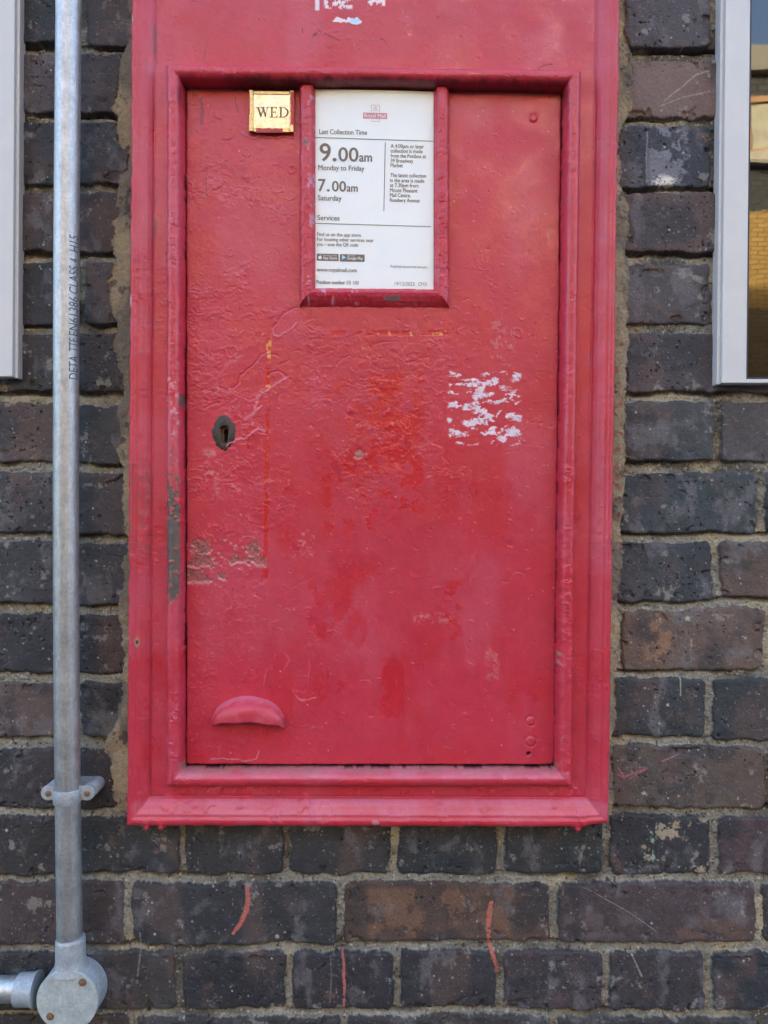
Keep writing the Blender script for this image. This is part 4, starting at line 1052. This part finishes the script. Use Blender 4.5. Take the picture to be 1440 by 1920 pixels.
# ================================================================== CONDUIT
cond = empty('electrical_conduit', P(126, 1877, 0.0))
tag(cond, 'galvanised steel conduit pipe running down the wall into a round junction box', 'conduit')
def galv(name, lo, hi, rough, scale=90, stretch=0.12, metal=1.0):
    m, nt, b = mat_new(name)
    tc = nd(nt, 'ShaderNodeTexCoord'); mp = nd(nt, 'ShaderNodeMapping'); mp.inputs['Scale'].default_value = (1, 1, stretch)
    nt.links.new(tc.outputs['Object'], mp.inputs[0])
    a = noise(nt, scale * 4, 6, 0.7, mp.outputs[0]); c2 = noise(nt, scale * 0.5, 5, 0.6)
    r1 = ramp(nt, a, [(0.3, lo), (0.7, hi)]); r2 = ramp(nt, c2, [(0.3, (0.82,) * 3), (0.7, (1.12,) * 3)])
    vz = nd(nt, 'ShaderNodeTexVoronoi'); vz.inputs['Scale'].default_value = 330; nt.links.new(tc.outputs['Object'], vz.inputs['Vector'])
    r3 = ramp(nt, vz.outputs['Color'], [(0.0, (0.88,) * 3), (1.0, (1.10,) * 3)])
    spots = ramp(nt, noise(nt, 260, 3, 0.5), [(0.70, (0, 0, 0)), (0.78, (0.8, 0.8, 0.8))])
    mx = nd(nt, 'ShaderNodeMix', data_type='RGBA'); nt.links.new(spots, mx.inputs[0]); nt.links.new(mul(nt, mul(nt, r1, r2), r3), mx.inputs[6]); mx.inputs[7].default_value = (0.72, 0.73, 0.73, 1)
    nt.links.new(mx.outputs[2], b.inputs['Base Color'])
    b.inputs['Metallic'].default_value = metal
    mr = nd(nt, 'ShaderNodeMapRange'); mr.inputs['To Min'].default_value = rough - 0.08; mr.inputs['To Max'].default_value = rough + 0.10
    nt.links.new(c2, mr.inputs['Value']); nt.links.new(mr.outputs[0], b.inputs['Roughness'])
    bump(nt, b, noise(nt, 500, 4, 0.6, mp.outputs[0]), 0.0004)
    return m
M_GALV = galv('galvanised_steel', (0.37, 0.38, 0.38), (0.52, 0.53, 0.53), 0.50, 90, 0.2, 0.88)
M_ZINC = galv('dull_zinc', (0.30, 0.33, 0.35), (0.42, 0.45, 0.47), 0.55, 140, 1.0, 0.35)
M_SCREW = simple('rusty_screw', tuple(lin(128, 96, 68)), 0.6, 0.3, grain=900, lo=0.6, hi=1.4, bscale=900, bdist=0.0006)
M_SLOT = simple('screw_recess', (0.02, 0.015, 0.012), 0.8)
HPC = 0.0270
ctrl = [(-700, 131), (-200, 130), (0, 129), (240, 126.5), (480, 124.5), (960, 123.5), (1300, 125), (1440, 126.5), (1600, 128.5), (1765, 131)]
ys = np.linspace(-700, 1765, 120); xs = np.interp(ys, [a for a, _ in ctrl], [b_ for _, b_ in ctrl])
xs = np.convolve(np.pad(xs, 6, 'edge'), np.ones(13) / 13, 'valid')
RP = 23.0 * S * (D - HPC) / D
m = MB(); m.sweep([P(x, y, HPC) for x, y in zip(xs, ys)], [RP] * len(ys), 64)
pipe = m.build('pipe', M_GALV, cond, smooth=50)
def pipe_surf(xo, y):          # xo = angle from the front, in radians
    cx_ = np.interp(y, ys, xs); c0 = P(cx_, y, HPC)
    r_ = RP + 0.00018
    return (c0[0] + r_ * math.sin(xo), c0[1] - r_ * math.cos(xo), c0[2])
k = Ink()
for (s_, ya, yb_) in [('DETA', 713, 669), ('TTE', 662, 637), ('EN61386', 632, 560), ('CLASS', 554, 503), ('4', 496, 489), ('H15', 476, 446)]:
    v, f = glyphs(s_)
    bm = bmesh.new(); bv = [bm.verts.new((q[0], q[1], 0)) for q in v]
    for t_ in f: bm.faces.new([bv[i] for i in t_])
    bmesh.ops.triangulate(bm, faces=bm.faces)
    bmesh.ops.subdivide_edges(bm, edges=bm.edges, cuts=4, use_grid_fill=True)
    bm.verts.index_update()
    v = np.array([tuple(q.co)[:2] for q in bm.verts]); f = [tuple(q.index for q in t_.verts) for t_ in bm.faces]; bm.free()
    a, b_ = v[:, 0].min(), v[:, 0].max()
    k.put([pipe_surf(R(80) - (q[1] / CAPH) * R(46), ya + (q[0] - a) / (b_ - a) * (yb_ - ya)) for q in v], f)
k.build('printed_marking', simple('pipe_print_ink', tuple(lin(66, 72, 82)), 0.5), pipe)
bpy.data.objects.remove(_to); bpy.data.curves.remove(_tc)
# saddle
m = MB()
def band(m, y0, y1, r_, x):
    pts = [P(x, y, HPC) for y in (y0, y0 + 1.5, y1 - 1.5, y1)]
    m.sweep(pts, [r_ - 0.0004, r_, r_, r_ - 0.0004], 64)
band(m, 1478, 1504, RP + 0.0013, 126.3)
sad = m.build('saddle', M_ZINC, cond, smooth=40)
for (cx_, sgn) in ((89.5, -1), (162.5, 1)):
    m = MB()
    c0 = P(cx_, 1488, 0.031); rb = 13.2 * S
    m.lathe((c0[0], 0.002, c0[2]), (0, -1, 0), [(0, rb * 1.0), (0.024, rb), (0.0245, rb * 0.95)], 40)
    m.lathe((c0[0], -0.026, c0[2]), (0, -1, 0), [(0, rb * 1.02), (0.0035, rb * 1.02), (0.004, rb * 0.95)], 40)
    xa, xb = sorted((c0[0], P(126.3, 1488, HPC)[0])); 
    m.box(xa, xb, -0.0291, -0.0264, c0[2] - rb * 0.98, c0[2] + rb * 0.98)
    m.box(xa, xb, -0.012, 0.002, c0[2] - rb * 0.9, c0[2] + rb * 0.95)
    ear = m.build('lug', M_ZINC, sad, smooth=40)
    m = MB(); m.lathe((c0[0], -0.029, c0[2] - 0.0005), (0, -1, 0), [(0, 0.0031), (0.0014, 0.0031), (0.0021, 0.0024), (0.0023, 0.0012)], 24)
    m.box(c0[0] - 0.0016, c0[0] + 0.0016, -0.03145, -0.030, c0[2] - 0.0008, c0[2] - 0.0002)
    m.build('screw', M_SCREW, sad, smooth=40)
# junction box
HB = 0.041
bc = P(126, 1876.5, HB); rbx = 57.5 * S * (D - HB) / D
m = MB()
m.lathe((bc[0], -0.011, bc[2]), (0, -1, 0), [(0, rbx * 0.94), (0.002, rbx * 1.0), (0.0262, rbx * 1.0), (0.0278, rbx * 0.985), (0.0278, rbx * 0.9)], 80, True, True)
sp = P(132.5, 1812, HPC)
m.sweep([P(133.5, 1818, HPC), P(133.2, 1806, HPC), P(132.8, 1795, HPC), P(132.2, 1762, HPC), P(132.1, 1759, HPC), P(132.0, 1756.5, HPC)], [0.0185, 0.0162, 0.0151, 0.0151, 0.0148, 0.0138], 56)
m.sweep([P(70, 1855, HPC), P(62, 1855, HPC), P(36, 1855.5, HPC), P(34, 1855.5, HPC), P(33, 1855.5, HPC)], [0.0185, 0.0164, 0.0161, 0.0158, 0.0145], 56)
jb = m.build('junction_box', M_ZINC, cond, smooth=40)
m = MB(); m.lathe((bc[0], -0.0380, bc[2]), (0, -1, 0), [(0, rbx * 0.965), (0.0008, rbx * 0.965), (0.0008, rbx * 1.005), (0.0030, rbx * 1.005), (0.0036, rbx * 0.985)], 80)
m.build('lid', galv('lid_zinc', (0.36, 0.40, 0.39), (0.46, 0.50, 0.49), 0.6, 160, 1.0, 0.15), jb, smooth=40)
for (sx, sy) in ((154.5, 1842), (94, 1906)):
    c0 = P(sx, sy, 0.0416); m = MB()
    m.lathe((c0[0], -0.0412, c0[2]), (0, -1, 0), [(0, 0.0040), (0.0006, 0.0040), (0.0006, 0.0030), (0.0018, 0.0029), (0.0023, 0.0018)], 28)
    m.box(c0[0] - 0.0019, c0[0] + 0.0019, -0.0437, -0.042, c0[2] - 0.0003, c0[2] + 0.0003)
    m.build('screw', M_SCREW, jb, smooth=40)
m = MB(); yy = 1854.5
m.sweep([P(x, yy + 0.3 * i, HPC) for i, x in enumerate((40, 0, -200, -600))], [0.0129] * 4, 56)
m.build('side_pipe', galv('bright_galvanised_steel', (0.44, 0.455, 0.46), (0.58, 0.60, 0.61), 0.48, 90, 0.2, 0.9), cond, smooth=50)

# ================================================================== WHITE FRAMED DISPLAY CASES
M_WFRAME = simple('white_powder_coat', (0.57, 0.57, 0.555), 0.42, grain=40, lo=0.97, hi=1.02, bscale=600, bdist=0.00012)
M_SEAL = simple('black_rubber_seal', (0.025, 0.022, 0.035), 0.6)
m_glass, nt, b = mat_new('case_glass')
b.inputs['Base Color'].default_value = (0.004, 0.0035, 0.003, 1); b.inputs['Roughness'].default_value = 0.015
b.inputs['Specular IOR Level'].default_value = 0.5
bump(nt, b, noise(nt, 9.0, 2, 0.4), 0.00045); b.inputs['Coat Weight'].default_value = 0.55; b.inputs['Coat Roughness'].default_value = 0.01; b.inputs['Coat IOR'].default_value = 1.5
def sheared(o, k_, z0):
    for vv in o.data.vertices: vv.co.x += k_ * (z0 - vv.co.z)
def case(name, label, x_in, mirror, ybot, top_shift, wface):
    """x_in = the near outer edge at the bottom; the case runs outward from there"""
    HF = 0.014
    root = empty(name, P(x_in, ybot, 0.0)); tag(root, label, 'display case')
    sg = -1 if mirror else 1
    zb = P(0, ybot, HF)[2]; zt = zb + 0.95
    xo = P(x_in, 0, 0.004)[0]
    u = S * (D - HF) / D
    def X_(px_): return xo + sg * px_ * u
    def bx(m, a, b_, y0, y1, z0, z1): 
        x0_, x1_ = sorted((X_(a), X_(b_))); m.box(x0_, x1_, y0, y1, z0, z1)
    WD = 620; m = MB()
    # front profile: outer lip, chamfer, flat face
    bx(m, 0, 6.5, -HF + 0.004, 0.004, zb - 0.001, zt); 
    bx(m, 6.5, 6.5 + wface, -HF, 0.004, zb, zt)
    bx(m, WD - 52, WD, -HF, 0.004, zb, zt)
    bx(m, 6.5 + wface, WD - 52, -HF + 0.0005, 0.004, zb, zb + 0.0042); bx(m, 6.5 + wface, WD - 52, -HF + 0.0005, 0.004, zt - 0.03, zt)
    fo = m.build('frame', M_WFRAME, root, bevel=0.0007)
    m = MB(); g0 = 6.5 + wface
    bx(m, g0, g0 + 3.5, -HF + 0.0012, -0.003, zb + 0.0042, zt - 0.03); bx(m, g0 + 3.5, WD - 52, -HF + 0.0012, -0.003, zb + 0.0042, zb + 0.0064)
    so = m.build('seal', M_SEAL, root)
    m = MB(); bx(m, g0 + 3.5, WD - 52, -HF + 0.003, -0.004, zb + 0.0064, zt - 0.03)
    go = m.build('glass_pane', m_glass, root)
    for o in (fo, so, go): sheared(o, top_shift, P(0, ybot, HF)[2])
    return root
case('display_case', 'white framed glass display case at the right, its pane mirroring the houses opposite', 1339.5, False, 718, -0.0105, 46)
case('display_case', 'white framed case edge at the far left, behind the galvanised pipe', 38.0, True, 706, -0.0062, 46)
